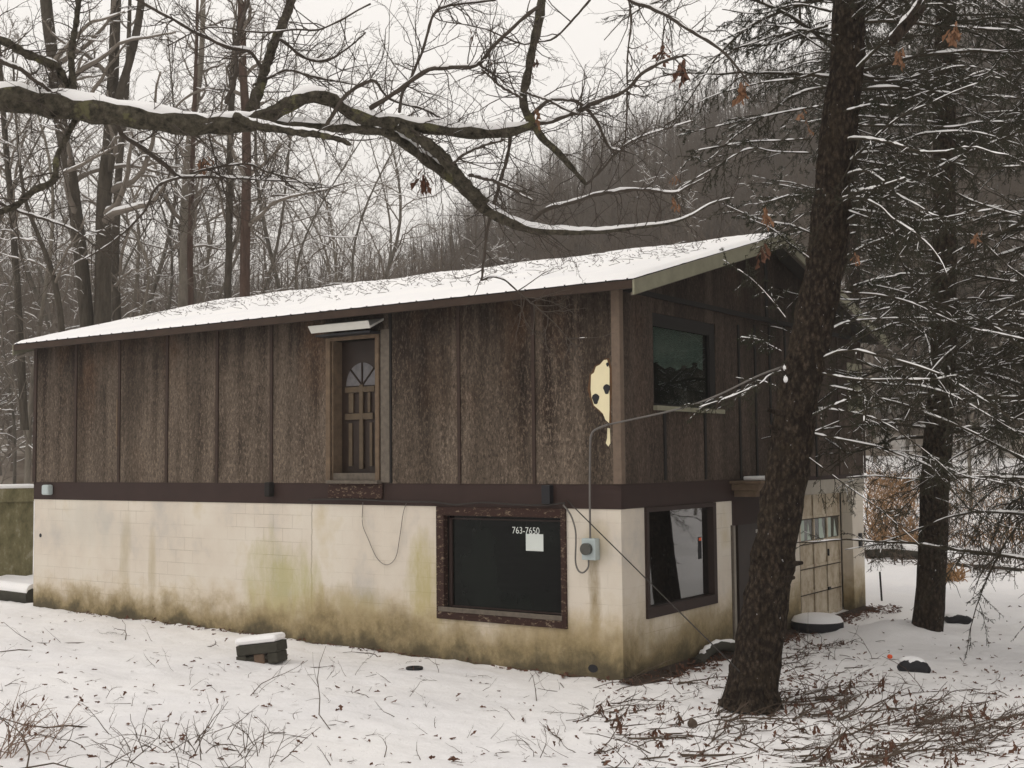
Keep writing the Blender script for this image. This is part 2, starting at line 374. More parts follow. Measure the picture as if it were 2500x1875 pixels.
n = NT('black reflecting glass', .03, .13); n.col(n.ramp(n.noise(1.2, n.map((1, 1, .6)), detail=5), [(.4, (.001, .0015, .0015)), (.7, (.006, .009, .007))])); MT['darkglass'] = n.m
MT['glass2'] = glass('window glass', (.6, .65, .62), 2.7)
# barks
def bark(name, dark, light, sc=18, stretch=.3, lichen=None, bump=.8, dist=.03):
    n = NT(name, .9, .12); v = n.map((1, 1, stretch))
    a = n.noise(sc, v, detail=7, rough=.7); b = n.vor(sc*1.2, v)
    c = n.ramp(a, [(.32, dark), (.68, light)])
    if lichen: c = n.mix(n.ramp(n.noise(4.5, detail=6), [(.61, 0.), (.65, .8)]), c, lichen)
    n.col(c); n.bump(n.math('SUBTRACT', n.math('MULTIPLY', a, 2.), b), bump, dist*1.5); return n.m
MT['oak'] = bark('oak bark', (.02, .018, .014), (.15, .132, .098), 22, 1., (.17, .16, .085))
MT['twig'] = plain('twig bark', (.062, .05, .04), .9, .3, 20)
MT['spruce'] = bark('spruce bark', (.012, .009, .007), (.10, .072, .053), 17, .5, None, 1., .06)
MT['sprucetwig'] = plain('spruce twig', (.038, .03, .019), .9, .35, 20)
MT['needle'] = plain('spruce needle', (.022, .025, .011), .8, .45, 2)
MT['bgbark'] = bark('grey brown bark', (.04, .033, .025), (.1, .085, .067), 9, .25)
MT['bgpale'] = bark('pale bark', (.13, .115, .09), (.24, .21, .175), 6, .3)
MT['bgfar'] = bark('far grey bark', (.09, .08, .066), (.17, .15, .125), 9, .3)
MT['bgred'] = bark('reddish bark', (.05, .032, .025), (.115, .075, .058), 9, .25)
MT['bgtwig'] = plain('distant twig', (.165, .14, .115), .9, .3, 1)
MT['hilltwig'] = plain('hillside twig', (.11, .086, .066), .95, .4, .15)
MT['soil'] = plain('wet bare soil', (.04, .026, .018), .95, .6, 20, bump=.6)
MT['leaf'] = plain('dead oak leaf', (.11, .052, .032), .8, .6, 25)
MT['leafo'] = plain('pale dead leaf', (.19, .1, .055), .8, .5, 25)
MT['litter'] = plain('leaf litter', (.11, .052, .032), .9, .6, 14)
MT['straw'] = plain('dry straw', (.3, .17, .075), .9, .65, 3)
MT['stem'] = plain('dead stem', (.085, .062, .045), .9, .45, 8)
MT['redstem'] = plain('reddish stem', (.24, .17, .13), .9, .35, 8)
MT['stone'] = plain('dark old timber', (.045, .042, .032), .9, .5, 10, bump=.5)
MT['brick'] = plain('worn brick', (.12, .08, .055), .9, .4, 10, bump=.4)

# ------------------------------------------------------------ ground
SP1 = at(1842, 1690, 13.3); SP2 = at(2262, 1565, 18.2)
def smooth(x, a, b): t = np.clip((x-a)/(b-a), 0, 1); return t*t*(3-2*t)
def gz(x, y):
    x = np.asarray(x, float); y = np.asarray(y, float)
    d = (x-CAMP[0])*_R0[0]*0 + (x-CAMP[0])*math.sin(YAW)+(y-CAMP[1])*math.cos(YAW)      # distance ahead of the camera
    lat = (x-CAMP[0])*math.cos(YAW)-(y-CAMP[1])*math.sin(YAW)
    dh = np.maximum(np.maximum(-y, 0), np.maximum(x, 0)*.55)                            # away from the house
    h = .2*np.clip(-x/12.2, 0, 1.6) + .04*np.clip(dh, 0, 2) + .068*np.clip(dh-2, 0, 8)**1.12
    h = h*np.clip((22-d)/8, 0, 1) + (1-np.clip((22-d)/8, 0, 1))*.2*np.clip(-x/12.2, 0, 1.6)
    h = h + smooth(d, 34, 62)*2.6*smooth(lat, -6, 6) + smooth(d, 40, 90)*2.2*(1-smooth(lat, -6, 6))
    h = h + .3*np.exp(-(((x-SP2[0]+.45)**2+(y-SP2[1]+.1)**2)/.5))
    near = np.clip((40-d)/20, 0, 1)
    h = h + near*(.022*np.sin(x*1.7+y*.6)+.02*np.sin(x*.8-y*2.1+1)+.012*np.sin(x*4.1+y*3.3)*np.sin(y*2.7-x))*np.clip(dh*1.5, 0, 1)
    return h
def ground_hit(px, py, lo=5., hi=120.):
    for D in np.linspace(lo, hi, 1400):
        p = at(px, py, D)
        if p[2] <= gz(p[0], p[1]): break
    p[2] = gz(p[0], p[1]); return p
def axis_coords(c, fine, reach, far):
    out = [0.]; s = fine
    while out[-1] < far:
        if out[-1] > reach: s *= 1.12
        out.append(out[-1]+s)
    o = np.array(out); return np.concatenate([c-o[:0:-1], c+o])
gx = axis_coords(2, .11, 16, 520); gy = axis_coords(-2, .11, 14, 520)
X, Y = np.meshgrid(gx, gy, indexing='ij')
Z = gz(X, Y)
fine = rng.normal(0, .008, Z.shape); fine = (fine+np.roll(fine, 1, 0)+np.roll(fine, 1, 1)+np.roll(fine, -1, 0))*.8*(np.hypot(X, Y) < 30)
Z = Z+fine
for _ in range(170):
    x_, y_ = rng.uniform(-13, 9), rng.uniform(-11, 8)
    if -12.6 < x_ < .5 and y_ > -.5: continue
    r_ = rng.uniform(.1, .3); Z = Z+rng.choice([-.035, .03])*np.exp(-((X-x_)**2+((Y-y_)*rng.uniform(.6, 1.4))**2)/r_**2)
inside = (X > -12.1) & (X < -.1) & (Y > .1) & (Y < 8.7)
V = np.stack([X, Y, Z], -1).reshape(-1, 3)
idx = np.arange(len(V)).reshape(X.shape)
Fq = np.stack([idx[:-1, :-1], idx[1:, :-1], idx[1:, 1:], idx[:-1, 1:]], -1).reshape(-1, 4)
g = MB(); g.add(V, Fq, True); tag(g.build('ground', MT['ground']), kind='structure')

# ------------------------------------------------------------ wooded hills behind
SKY = np.array([[-1200, .10], [-600, .12], [0, .145], [300, .135], [600, .125], [850, .14], [995, .155], [1085, .185], [1190, .21], [1300, .232], [1410, .258], [1525, .275], [1640, .29], [1800, .31], [2100, .34], [2500, .36], [3200, .34], [4200, .3], [14000, .3]])
def skyline(px): return np.interp(px, SKY[:, 0], SKY[:, 1])
def ridge_r(px): return np.interp(px, [-600, 600, 1000, 1700, 3000], [230, 210, 165, 130, 110])
def hill_point(px, u):
    """u 0..1 from the foot to the ridge, >1 beyond"""
    a = np.arctan((px-1250)/F_PX)-(-YAW)*1.
    az = YAW+np.arctan((px-1250)/F_PX)
    Rr = ridge_r(px); r0 = 62.
    r = r0+(Rr-r0)*u
    top = skyline(px)*Rr*.985+CAMP[2]-11.
    base = 3.0
    h = base+(top-base)*np.where(u < 1, smooth(u, -.05, 1.1), smooth(1., -.05, 1.1)-.25*(u-1)**2)
    x = CAMP[0]+np.sin(az)*r; y = CAMP[1]+np.cos(az)*r
    return np.stack([x, y, h + .8*np.sin(x*.11)*np.cos(y*.09)], -1)
pxs = np.concatenate([np.linspace(-1200, 4200, 130), np.linspace(4600, 14000, 20)]); us = np.linspace(0, 1.5, 50)
PX, UU = np.meshgrid(pxs, us, indexing='ij'); HV = hill_point(PX.ravel(), UU.ravel())
HV = HV.reshape(150, 50, 3); HV[:, 0, 2] = -1.; HV = HV.reshape(-1, 3)
idx = np.arange(len(HV)).reshape(PX.shape)
Fq = np.stack([idx[:-1, :-1], idx[1:, :-1], idx[1:, 1:], idx[:-1, 1:]], -1).reshape(-1, 4)
g = MB(); g.add(HV, Fq, True); tag(g.build('hill', MT['hill']), kind='structure')
# the wood that covers it: one mass
nT = 4600
px = rng.uniform(-300, 3100, nT); px[-500:] = rng.uniform(3100, 9000, 500); u = rng.uniform(0, 1.15, nT)**.8
base = hill_point(px, u); hgt = rng.uniform(9, 14, nT)
lean = rng.normal(0, .09, (nT, 2))
tr = np.stack([base+np.c_[lean*0, hgt*0-.5], base+np.c_[lean*hgt[:, None]*.5, hgt*.5], base+np.c_[lean*hgt[:, None], hgt]], 1)
Rt = np.stack([hgt*.0085, hgt*.006, hgt*.0012], 1)
g = MB(); g.tubes(tr, Rt, 3)
b1, r1 = grow(tr, Rt, 20, 4, .36, .95, .2, .3, .55, .12, .99, .012)
g.tubes(b1, r1, 3)
b2, r2 = grow(b1, r1, 5, 2, .55, .9, .1, .12, .6, .2, .98, .008)
g.tubes(b2, r2, 3)
tag(g.build('woods', MT['hilltwig']), 'bare grey brown wood covering the hillside behind the house', 'woods', kind='stuff')

# ------------------------------------------------------------ the house
ZB = 2.43
def WX(px, py): p = front(px, py); return p[0]
house = empty('house', (0, 0, 0), 'weathered brown wood house on painted block ground floor with snowy roof', 'house')
# block walls
wz1 = ZB-.31
m = MB()
W1 = (-2.90, -.80, .60, wz1+.001)
holed(m, 0, -12.2, 0, -.4, wz1, [W1], 0., .2)
holed(m, 1, .2, 8.8, -.4, wz1, [(.59, 2.62, .71, wz1+1), (3.2, 4.9, -.05, wz1+1), (5.73, 8.22, -.35, wz1+1)], 0., .2)
m.box((-12.2, .2, -.4), (-12.0, 8.8, wz1)); m.box((-12.0, 8.6, -.4), (-.2, 8.8, wz1))
m.build('block_wall', MT['block'], house)
MB().box((-12.0, .2, ZB-.26), (-.2, 8.6, ZB-.06)).build('floor', MT['inside'], house)
# dark rooms behind the glass
m = MB(); holed(m, 0, -12, -.2, -.35, 2.1, [], 2.6, .05); m.box((-11.9, 2.7, -.05), (-.3, 8.5, 0.)); m.build('inner_wall', MT['inside'], house)
m = MB(); m.box((-3., .2, -.35), (-.22, 2.58, .02)); m.build('inner_floor', MT['inside'], house)
# rim board
m = MB(); m.box((-12.212, -.012, wz1), (.012, .1, ZB)); m.box((-.1, .1001, wz1+.002), (.0115, 3.2, ZB-.001)); m.box((-.1, 3.2, wz1-.36), (.010, 4.9, ZB-.002)); m.box((-.1, 4.9, ZB-.07), (.011, 8.8, ZB-.003))
m.build('rim_board', MT['band'], house)
m = MB(); m.box((-.22, 4.9, wz1+.0), (.03, 8.82, ZB-.07)); m.build('lintel', MT['lintel'], house, .01)
# siding
ZT = ZB+2.44
DX0, DX1 = WX(812, 1000), WX(922, 1000); DZ0, DZ1 = front(850, 1172)[2], front(870, 826)[2]
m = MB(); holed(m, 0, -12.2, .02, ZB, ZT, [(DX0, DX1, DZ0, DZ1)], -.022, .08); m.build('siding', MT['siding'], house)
UW = (side(1591, 900)[1], side(1744, 900)[1], side(1591, 990)[2], side(1591, 763)[2])
Y8 = side(2064, 900)[1]; Y9 = side(2099, 900)[1]
FW = (Y8, Y9, side(2080, 1008)[2], side(2080, 888)[2])
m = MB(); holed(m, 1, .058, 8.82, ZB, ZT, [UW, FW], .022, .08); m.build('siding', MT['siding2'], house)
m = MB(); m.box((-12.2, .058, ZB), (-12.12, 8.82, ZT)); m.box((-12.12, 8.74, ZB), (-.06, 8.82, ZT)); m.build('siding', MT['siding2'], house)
# gable ends
RY, RZ, EZ = 4.4, 6.17, 4.92
slope = (RZ-EZ)/(RY+.35)
zr = lambda y: EZ+slope*(y+.35) if y < RY else RZ-slope*(y-RY)
for gxx, d in ((.03, -.08), (-12.2, .08)):
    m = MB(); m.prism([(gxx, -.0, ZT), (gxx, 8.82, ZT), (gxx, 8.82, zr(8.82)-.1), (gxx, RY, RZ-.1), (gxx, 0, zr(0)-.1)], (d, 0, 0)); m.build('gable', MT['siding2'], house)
# battens front
for k, (pt, pb) in enumerate([((189, 850), 188), ((295, 840), 294), ((411, 825), 411), ((534, 810), 533), ((664, 790), 668), ((1121, 752), 1126), ((1302, 735), 1309)]):
    a = WX(*pt); b = WX(pb, 1170); xm = (a+b)/2; w = .03 if k < 5 else .024
    MB().box((xm-w, -.042, ZB+.003), (xm+w, -.0225, ZT-.02)).build('batten', MT['batten'] if k < 5 else MT['batten'], house)
MB().box((-12.215, -.045, ZB+.003), (-12.13, -.0225, ZT-.02)).build('batten', MT['batten'], house)
xb = WX(957, 1000); MB().box((xb-.022, -.045, ZB+.003), (xb+.022, -.0225, ZT-.03)).build('batten', MT['batten2'], house)
tag(MB().box((-.075, -.05, ZB+.002), (.045, .05, ZT-.01)).build('corner_board', MT['cornerboard'], house, .004), 'faded pinkish corner board')
# broken batten strip, pale raw wood
xa = WX(291, 1000); MB().box((xa-.02, -.048, front(291, 1090)[2]), (xa+.012, -.0425, front(291, 975)[2])).build('split_board', MT['tanwood'], house)
# battens side
def vb(px, y0, y1, w=.028, mat='batten2'):
    a = side(px, y0); b = side(px, y1); MB().box((.0225, a[1]-w, min(a[2], b[2])), (.042, a[1]+w, max(a[2], b[2]))).build('batten', MT[mat], house)
for pxx in (1805, 1845, 1881, 1919): vb(pxx, side_y1 := 1168, 795)
vb(1719, 1170, 1000); vb(1620, 1172, 1002); vb(1991, 1165, 800); vb(2047, 1160, 820, mat='batten'); vb(2108, 1155, 850, mat='batten')
yb = side(1864, 700)[1]; MB().box((.0305, yb-.04, ZT+.04), (.055, yb+.04, zr(yb)-.12)).build('batten', MT['batten2'], house)
MB().box((.0305, .08, ZT-.03), (.07, 8.8, ZT+.035)).build('flashing', MT['batten2'], house)
# roof
roof = MB()
X0, X1 = -12.35, .42
for s in (1, -1):
    ya, yc = (-.35, RY) if s == 1 else (9.15, RY)
    roof.prism([(X0, ya, EZ), (X0, yc, RZ), (X0, yc, RZ-.05), (X0, ya, EZ-.05)], (X1-X0, 0, 0))
roofo = roof.build('roof', MT['soffit'], house)
for x in np.arange(X0+.1, X1, .3): MB().box((x-.006, -.38, EZ-.02), (x+.006, -.345, EZ+.008)).build('rib', MT['black'], roofo)
# snow on the roof: a soft quilt following both slopes
nx, ny = 170, 80
xs = np.linspace(X0-.01, X1+.01, nx); ys = np.linspace(-.37, 9.17, ny)
XX, YY = np.meshgrid(xs, ys, indexing='ij')
zz = EZ+slope*(np.minimum(YY, 2*RY-YY)+.35)
zz = np.where(np.abs(YY-RY) < .4, np.minimum(zz, RZ-.02-.0*YY), zz)
edge = np.minimum.reduce([XX-XX.min(), XX.max()-XX, YY-YY.min(), YY.max()-YY])
th = .05*np.clip(edge/.1, 0, 1)**.6+.012*np.sin(XX*3.1+YY*2)*np.clip(edge, 0, 1)+rng.normal(0, .003, XX.shape)
top = np.stack([XX, YY, zz+np.maximum(th, .0)+.003], -1).reshape(-1, 3)
idx = np.arange(nx*ny).reshape(nx, ny)
Fq = np.stack([idx[:-1, :-1], idx[1:, :-1], idx[1:, 1:], idx[:-1, 1:]], -1).reshape(-1, 4)
MB().add(top, Fq, True).build('snow', MT['snow'], roofo)
# fascia, soffit, rake boards
m = MB(); m.box((X0, -.375, 4.80), (X1, -.352, EZ-.02)); m.build('fascia', MT['fascia'], house)
MB().box((X0+.02, -.35, 4.845), (X1-.02, -.05, 4.865)).build('soffit', MT['soffit'], house); MB().box((X0+.02, 8.9, 4.845), (X1-.02, 9.1, 4.865)).build('soffit', MT['soffit'], house)
for s in (1, -1):
    ya = -.375 if s == 1 else 9.175
    pr = MB(); pr.prism([(X1+.002, ya, EZ-.02), (X1+.002, RY, RZ-.005), (X1+.002, RY, RZ-.2), (X1+.002, ya, EZ-.2)], (.025, 0, 0)); pr.build('rake_board', MT['rake'], house)
    pr = MB(); pr.prism([(X0-.027, ya, EZ-.02), (X0-.027, RY, RZ-.005), (X0-.027, RY, RZ-.2), (X0-.027, ya, EZ-.2)], (.025, 0, 0)); pr.build('rake_board', MT['rake'], house)
    pr = MB(); pr.prism([(.08, ya+s*.03, EZ-.075), (.08, RY, RZ-.08), (.08, RY, RZ-.11), (.08, ya+s*.03, EZ-.105)], (.33, 0, 0)); pr.build('soffit', MT['soffit'], house)
    lr = MB(); lr.prism([(X1-.05, ya+s*.05, EZ-.16), (X1-.05, RY, RZ-.17), (X1-.05, RY, RZ-.21), (X1-.05, ya+s*.05, EZ-.2)], (.05, 0, 0)); lr.build('rake_trim', MT['graywood'], house)
# twigs and needles fallen on the roof
m = MB(); k = 750
tx = rng.uniform(X0+.3, X1-.3, k); ty = rng.beta(2.5, 1.6, k)*3.9+.3
tz = EZ+slope*(ty+.35)+.06
d = nrm(np.c_[rng.normal(.3, 1, k), rng.normal(-.6, 1, k), rng.uniform(-.1, .5, k)]); L = (.03+.3*rng.uniform(0, 1, k)**2.5)[:, None]
p0 = np.c_[tx, ty, tz]; mid = p0+d*L*.5+rng.normal(0, .02, (k, 3)); P = np.stack([p0, mid, p0+d*L], 1); P[..., 2] = np.maximum(P[..., 2], (EZ+slope*(P[..., 1]+.35))+.054)
m.tubes(P, np.broadcast_to(np.array([.0045, .004, .002]), (k, 3)), 3)
tag(m.build('twig_litter', MT['twig']), 'dark twigs and needles scattered over the snow on the roof', 'twigs', kind='stuff')

# ---- picture window in the block wall (front)
def frame_box(m, a0, a1, z0, z1, w, put):
    put(m, a0, a1, z1-w[1], z1); put(m, a0, a1, z0, z0+w[0]); put(m, a0, a0+w[2], z0+w[0], z1-w[1]); put(m, a1-w[3], a1, z0+w[0], z1-w[1])
win = MB(); frame_box(win, -2.9, -.8, .60, wz1-.002, (.15, .12, .13, .075), lambda m, a, b, c, d: m.box((a, -.035, c), (b, .06, d)))
win = win.build('window', MT['peel'], house, .004)
m = MB(); frame_box(m, -2.75, -.89, .76, wz1-.157, (.02, .02, .05, .02), lambda m, a, b, c, d: m.box((a, .0601, c), (b, .11, d))); m.build('inner_frame', MT['browntrim'], win)
MB().box((-2.86, -.05, .70), (-.86, -.0355, .765)).build('sill', MT['graywood'], win, .006)
MB().box((-2.75, .09, .70), (-.89, .096, wz1-.13)).build('pane', MT['darkglass'], win)
a = front(1285, 1303, .1); b = front(1328, 1346, .1); MB().box((a[0], .0865, b[2]), (b[0], .0885, a[2])).build('paper_notice', MT['paper'], win)
def text(s, size, loc, rot, mat, parent, name):
    c = bpy.data.curves.new(name, 'FONT'); c.body = s; c.size = size; c.extrude = .001; c.space_character = 1.0
    o = bpy.data.objects.new(name, c); COL.objects.link(o)
    dg = bpy.context.evaluated_depsgraph_get(); me = bpy.data.meshes.new_from_object(o.evaluated_get(dg)); bpy.data.objects.remove(o)
    me.materials.append(mat) if not me.materials else None
    o = bpy.data.objects.new(name, me); COL.objects.link(o); me.materials.clear(); me.materials.append(mat)
    o.location = loc; o.rotation_euler = rot; o.parent = parent; return o
tl = front(1250, 1302, .085); tr_ = front(1317, 1302, .085)
t = text('763-7650', .1, (0, 0, 0), (math.pi/2, 0, 0), MT['paper'], win, 'phone_number')
wd = max(v.co.x for v in t.data.vertices)
t.location = (tl[0], .086, tl[2]); t.scale = ((tr_[0]-tl[0])/wd, 1.25, 1)
# ---- side window in the block wall
win = MB(); frame_box(win, .59, 2.62, .71, wz1-.001, (.13, .06, .07, .1), lambda m, a, b, c, d: m.box((-.06, a, c), (.035, b, d)))
win = win.build('window', MT['browntrim'], house, .004)
MB().box((-.062, .62, .8), (-.056, 2.55, wz1-.05)).build('pane', MT['glass2'], win)
p = side(1708, 1340, -.05); MB().box((-.054, p[1]-.03, 1.35), (-.05, p[1]+.06, 1.65)).build('lock_plate', MT['black'], win)
MB().box((-.049, p[1]-.02, 1.6), (-.045, p[1]+.05, 1.64)).build('sticker', MT['orange'], win)
m = MB(); m.box((-.8, .3, -.35), (-.78, 3.1, 2.1)); m.build('inner_partition', MT['inside'], house)
# ---- upper side window
u0, u1, u2, u3 = UW
win = MB(); frame_box(win, u0, u1, u2, u3, (.03, .17, .03, .17), lambda m, a, b, c, d: m.box((-.05, a, c), (.012, b, d)))
win = win.build('window', MT['batten2'], house)
tag(MB().box((.0225, u0-.02, u2-.06), (.09, u1+.14, u2)).build('sill', MT['rake'], win, .004), 'pale mossy sill board')
MB().box((-.03, u0+.03, u2+.03), (-.025, u1-.17, u3-.17)).build('pane', MT['glass'], win)
m = MB(); ny_ = 60; ys = np.linspace(u0+.04, u1-.18, ny_); low = u3-.17-.42-.1*np.abs(np.sin((ys-u0)*2.2))+.03*np.sin(ys*17)
pts = np.array([[(-.1+.015*math.sin(y*38), y, u3-.16), (-.1+.02*math.sin(y*38+.6), y, l)] for y, l in zip(ys, low)]).reshape(-1, 3)
m.add(pts, [[2*i, 2*i+1, 2*i+3, 2*i+2] for i in range(ny_-1)], True); m.build('curtain', MT['curtain'], win)
MB().box((-.9, .1, ZB), (-.88, 3.4, ZT)).build('inner_partition', MT['inside'], house)
MB().box((-.88, .1, ZT-.02), (-.07, 3.4, ZT)).build('ceiling', MT['inside'], house)
# ---- small far window
f0, f1, f2, f3 = FW
win = MB(); frame_box(win, f0, f1, f2, f3, (.12, .12, .09, .07), lambda m, a, b, c, d: m.box((-.05, a, c), (.04, b, d)))
win.box((-.05, f0+.09, (f2+f3)/2-.06), (.039, f1-.07, (f2+f3)/2+.06))
win = win.build('window', MT['rake'], house)
MB().box((-.03, f0+.08, f2+.1), (-.025, f1-.06, f3-.1)).build('pane', MT['glass'], win)
# ---- entrance, mostly behind the spruce
d = MB(); d.box((-.19, 3.21, -.05), (-.14, 3.62, 1.78)); d.box((-.139, 3.27, .5), (-.13, 3.55, .62)); d.box((-.139, 3.27, .95), (-.13, 3.55, 1.0)); d = tag(d.build('door', MT['lintel'], house), 'pale grey door panel')
MB().box((-.15, 3.621, -.05), (-.1, 4.9, 1.78)).build('door', MT['doorwood'], house)
MB().box((-.12, 3.15, -.05), (.02, 3.2, 1.77)).build('door_jamb', MT['graywood'], house)
h = MB(); h.box((.0, 3.12, ZB-.06), (.5, 4.5, ZB-.02)); h.box((.02, 3.16, ZB-.16), (.44, 4.45, ZB-.062)); h.box((.04, 3.2, ZB-.25), (.38, 4.4, ZB-.162)); hood = h.build('door_hood', MT['tanwood'], house, .006)
MB().box((.05, 3.5, ZB-.019), (.49, 4.45, ZB+.04)).build('snow', MT['snow'], hood, .02)
q = MB(); q.box((.28, 4.0, ZB-.75), (.33, 4.06, ZB-.251)); q.box((.1, 3.8, ZB-.8), (.34, 4.08, ZB-.751)); q.build('bracket', MT['white'], hood)
# ---- garage door
gd = MB(); gy0, gy1, gz1, XG = 5.6, 8.225, wz1+.02, -.25
gd.box((XG-.04, gy0, -.3), (XG, gy1, gz1))
gd = gd.build('garage_door', MT['garage'], house)
cols = np.linspace(8.2, 8.2-4*.62, 5); rows = [0., .43, .86, 1.27, 1.69, 2.11]
m = MB()
for c_ in cols: m.box((XG+.0005, c_-.03, -.1), (XG+.022, c_+.035, gz1-.01))
for i, z in enumerate(rows): m.box((XG+.0005, cols[-1]+.036, z-.028+.03), (XG+.019, cols[0]-.036, z+.028+.03))
m.build('rail', MT['garage'], gd)
for z in rows[1:5]: MB().box((XG+.0191, cols[-1], z-.006+.0), (XG+.0235, 8.2, z+.012)).build('joint', MT['groove'], gd)  # dark strips: section joints with the shade below the rails painted in
for c_ in cols[1:4]: MB().box((XG+.0221, c_-.033, -.1), (XG+.0232, c_-.02, gz1-.02)).build('joint', MT['groove'], gd)
for i in range(4):
    m = MB(); a, b = cols[i+1]+.04, cols[i]-.04; m.box((XG+.001, a, rows[3]+.06), (XG+.006, b, rows[4])); m.build('pane', MT['dial'], gd)
    m = MB(); m.box((XG+.0065, a+.02+.2*(i % 2), rows[3]+.07), (XG+.009, a+.17+.2*(i % 2), rows[4]-.01)); m.prism([(XG+.0066, a+.3, rows[3]+.07), (XG+.0066, a+.46, rows[3]+.07), (XG+.0066, a+.34, rows[4]-.04)], (.002, 0, 0)); m.build('broken_pane_board', MT['tealboard'], gd)
m = MB(); m.box((XG+.0225, cols[1]-.05, rows[1]+.0), (XG+.05, cols[1]+.05, rows[1]+.05)); m.box((XG+.0225, cols[1]-.012, rows[3]-.25), (XG+.05, cols[1]+.012, rows[3]-.13)); m.build('handle', MT['black'], gd)
p = side(2098, 1318); MB().box((.0005, p[1]-.05, p[2]-.12), (.04, p[1]+.06, p[2]+.12)).build('outlet_box', MT['black'], house)
# ---- upper door with no steps
cx0, cx1 = DX0, DX1
fr = MB(); fr.box((cx0-.085, -.06, DZ0-.02), (cx0, -.0225, DZ1+.03)); fr.box((cx1, -.06, DZ0-.02), (cx1+.07, -.0225, DZ1+.03)); fr.box((cx0, -.06, DZ1-.02), (cx1, -.0225, DZ1+.06))
fr.box((cx0, -.02, DZ0), (cx0+.03, .2, DZ1-.021)); fr.box((cx1-.03, -.02, DZ0), (cx1, .2, DZ1-.021))
door = MB().box((cx0+.031, .17, DZ0+.05), (cx1-.031, .215, DZ1-.02)).build('door', MT['doorwood'], house)
fr.build('door_frame', MT['tanwood'], door, .004)
xb2 = WX(948, 1000); tag(MB().box((cx1+.101, -.05, DZ0-.03), (cx1+.26, -.0226, ZT-.25)).build('side_panel', MT['graywood'], door), 'grey weathered filler board beside the door')
m = MB(); m.box((cx0-.02, -.13, DZ0-.05), (cx1+.1, .16, DZ0-.001)); m.box((cx0+.03, -.02, DZ0+.0), (cx1-.03, .16, DZ0+.1)); m.build('threshold', MT['graywood'], door, .006)
MB().box((cx0-.05, -.055, DZ0-.26), (cx1+.12, -.0125, DZ0-.051)).build('sill_board', MT['peel'], door, .008)
cxm = (cx0+cx1)/2; rad = (cx1-cx0)/2-.12; zc = DZ0+1.28+.1
m = MB()                                                    # fanlight
arc = [(cxm+rad*math.cos(a), .167, zc+rad*1.05*math.sin(a)) for a in np.linspace(0, math.pi, 18)]
m.prism(arc, (0, -.004, 0)); tag(m.build('fanlight', MT['fan'], door), 'pale half-round fanlight')
m = MB()
for a in np.linspace(0, math.pi, 5)[1:-1]: m.tube(np.array([(cxm, .158, zc), (cxm+rad*math.cos(a), .158, zc+rad*1.05*math.sin(a))]), .016, 4)
m.build('glazing_bar', MT['doorwood'], door)
m = MB(); m.box((cxm-rad, .135, zc-.1), (cxm+rad*.8, .16, zc-.02)); m.box((cxm-rad, .135, zc-.5), (cxm+rad*.7, .16, zc-.41)); m.box((cxm-.035, .13, DZ0+.16), (cxm+.035, .159, zc+.01)); m.box((cxm-rad+.07, .14, zc-.4), (cxm-rad+.16, .165, zc-.11)); m.box((cxm+.12, .14, zc-.4), (cxm+.17, .165, zc-.11)); m.box((cxm-rad+.06, .148, DZ0+.2), (cxm-rad+.13, .165, zc-.55)); m.box((cxm+.15, .148, DZ0+.2), (cxm+.2, .165, zc-.55))
m.build('door_rail', MT['dooroak'], door, .004)
a = front(778, 806, -.2); b = front(945, 798, -.2)
aw = MB(); zt = a[2]-.02; aw.prism([(cx0-.13, -.0226, zt+.13), (cx0-.13, -.3, zt-.0), (cx0-.13, -.3, zt-.03), (cx0-.13, -.0226, zt+.1)], (cx1-cx0+.27, 0, 0)); aw.prism([(cx0-.13, -.3005, zt-.035), (cx1+.14, -.3005, zt-.035), (cx1+.1, -.3005, zt+.075), (cx0-.2, -.3005, zt+.075)], (0, -.012, 0))
awn = aw.build('awning', MT['white'], door)
MB().box((cx0-.08, -.28, zt-.09), (cx1+.1, -.03, zt-.061)).build('awning_underside', MT['black'], awn)  # black sheet that makes the underside of the awning dark
# ---- torn corner of the siding with the cream sheathing showing
pts = [(1482, 878), (1474, 879), (1465, 890), (1455, 895), (1450, 910), (1443, 915), (1442, 950), (1444, 970), (1450, 990), (1462, 1000), (1472, 1010), (1478, 1025), (1487, 1033), (1488, 1000), (1488, 940), (1488, 900)]
hole = [front(x, y, -.026) for x, y in pts]
hc = np.mean(hole, 0); rim = [hc+(h_-hc)*np.array([1.22+.1*math.sin(i_*2.3), 1, 1.05])+np.array([0, .0015, 0]) for i_, h_ in enumerate(hole)]
MB().prism(np.array(rim)[::-1], (0, .002, 0)).build('torn_edge', MT['torn'], house)
m = MB(); m.prism(np.array(hole)[::-1], (0, .001, 0)); m.prism(np.array([front(x, y, -.026) for x, y in [(1483, 1045), (1482, 1070), (1479, 1082), (1485, 1090), (1490, 1082), (1489, 1046)]])[::-1], (0, .003, 0))
sh = m.build('exposed_sheathing', MT['cream'], house)
m = MB()
for (x, y, r) in ((1454, 974, .05), (1481, 950, .047), (1483, 890, .02)):
    c0 = front(x, y, -.03); m.prism([c0+np.array([r*math.cos(a)*(1+.25*math.sin(3*a)), 0, 1.35*r*math.sin(a)]) for a in np.linspace(0, 2*math.pi, 14)[:-1]], (0, .003, 0))
m.build('bullet_hole' if False else 'dark_hole', MT['black'], sh)
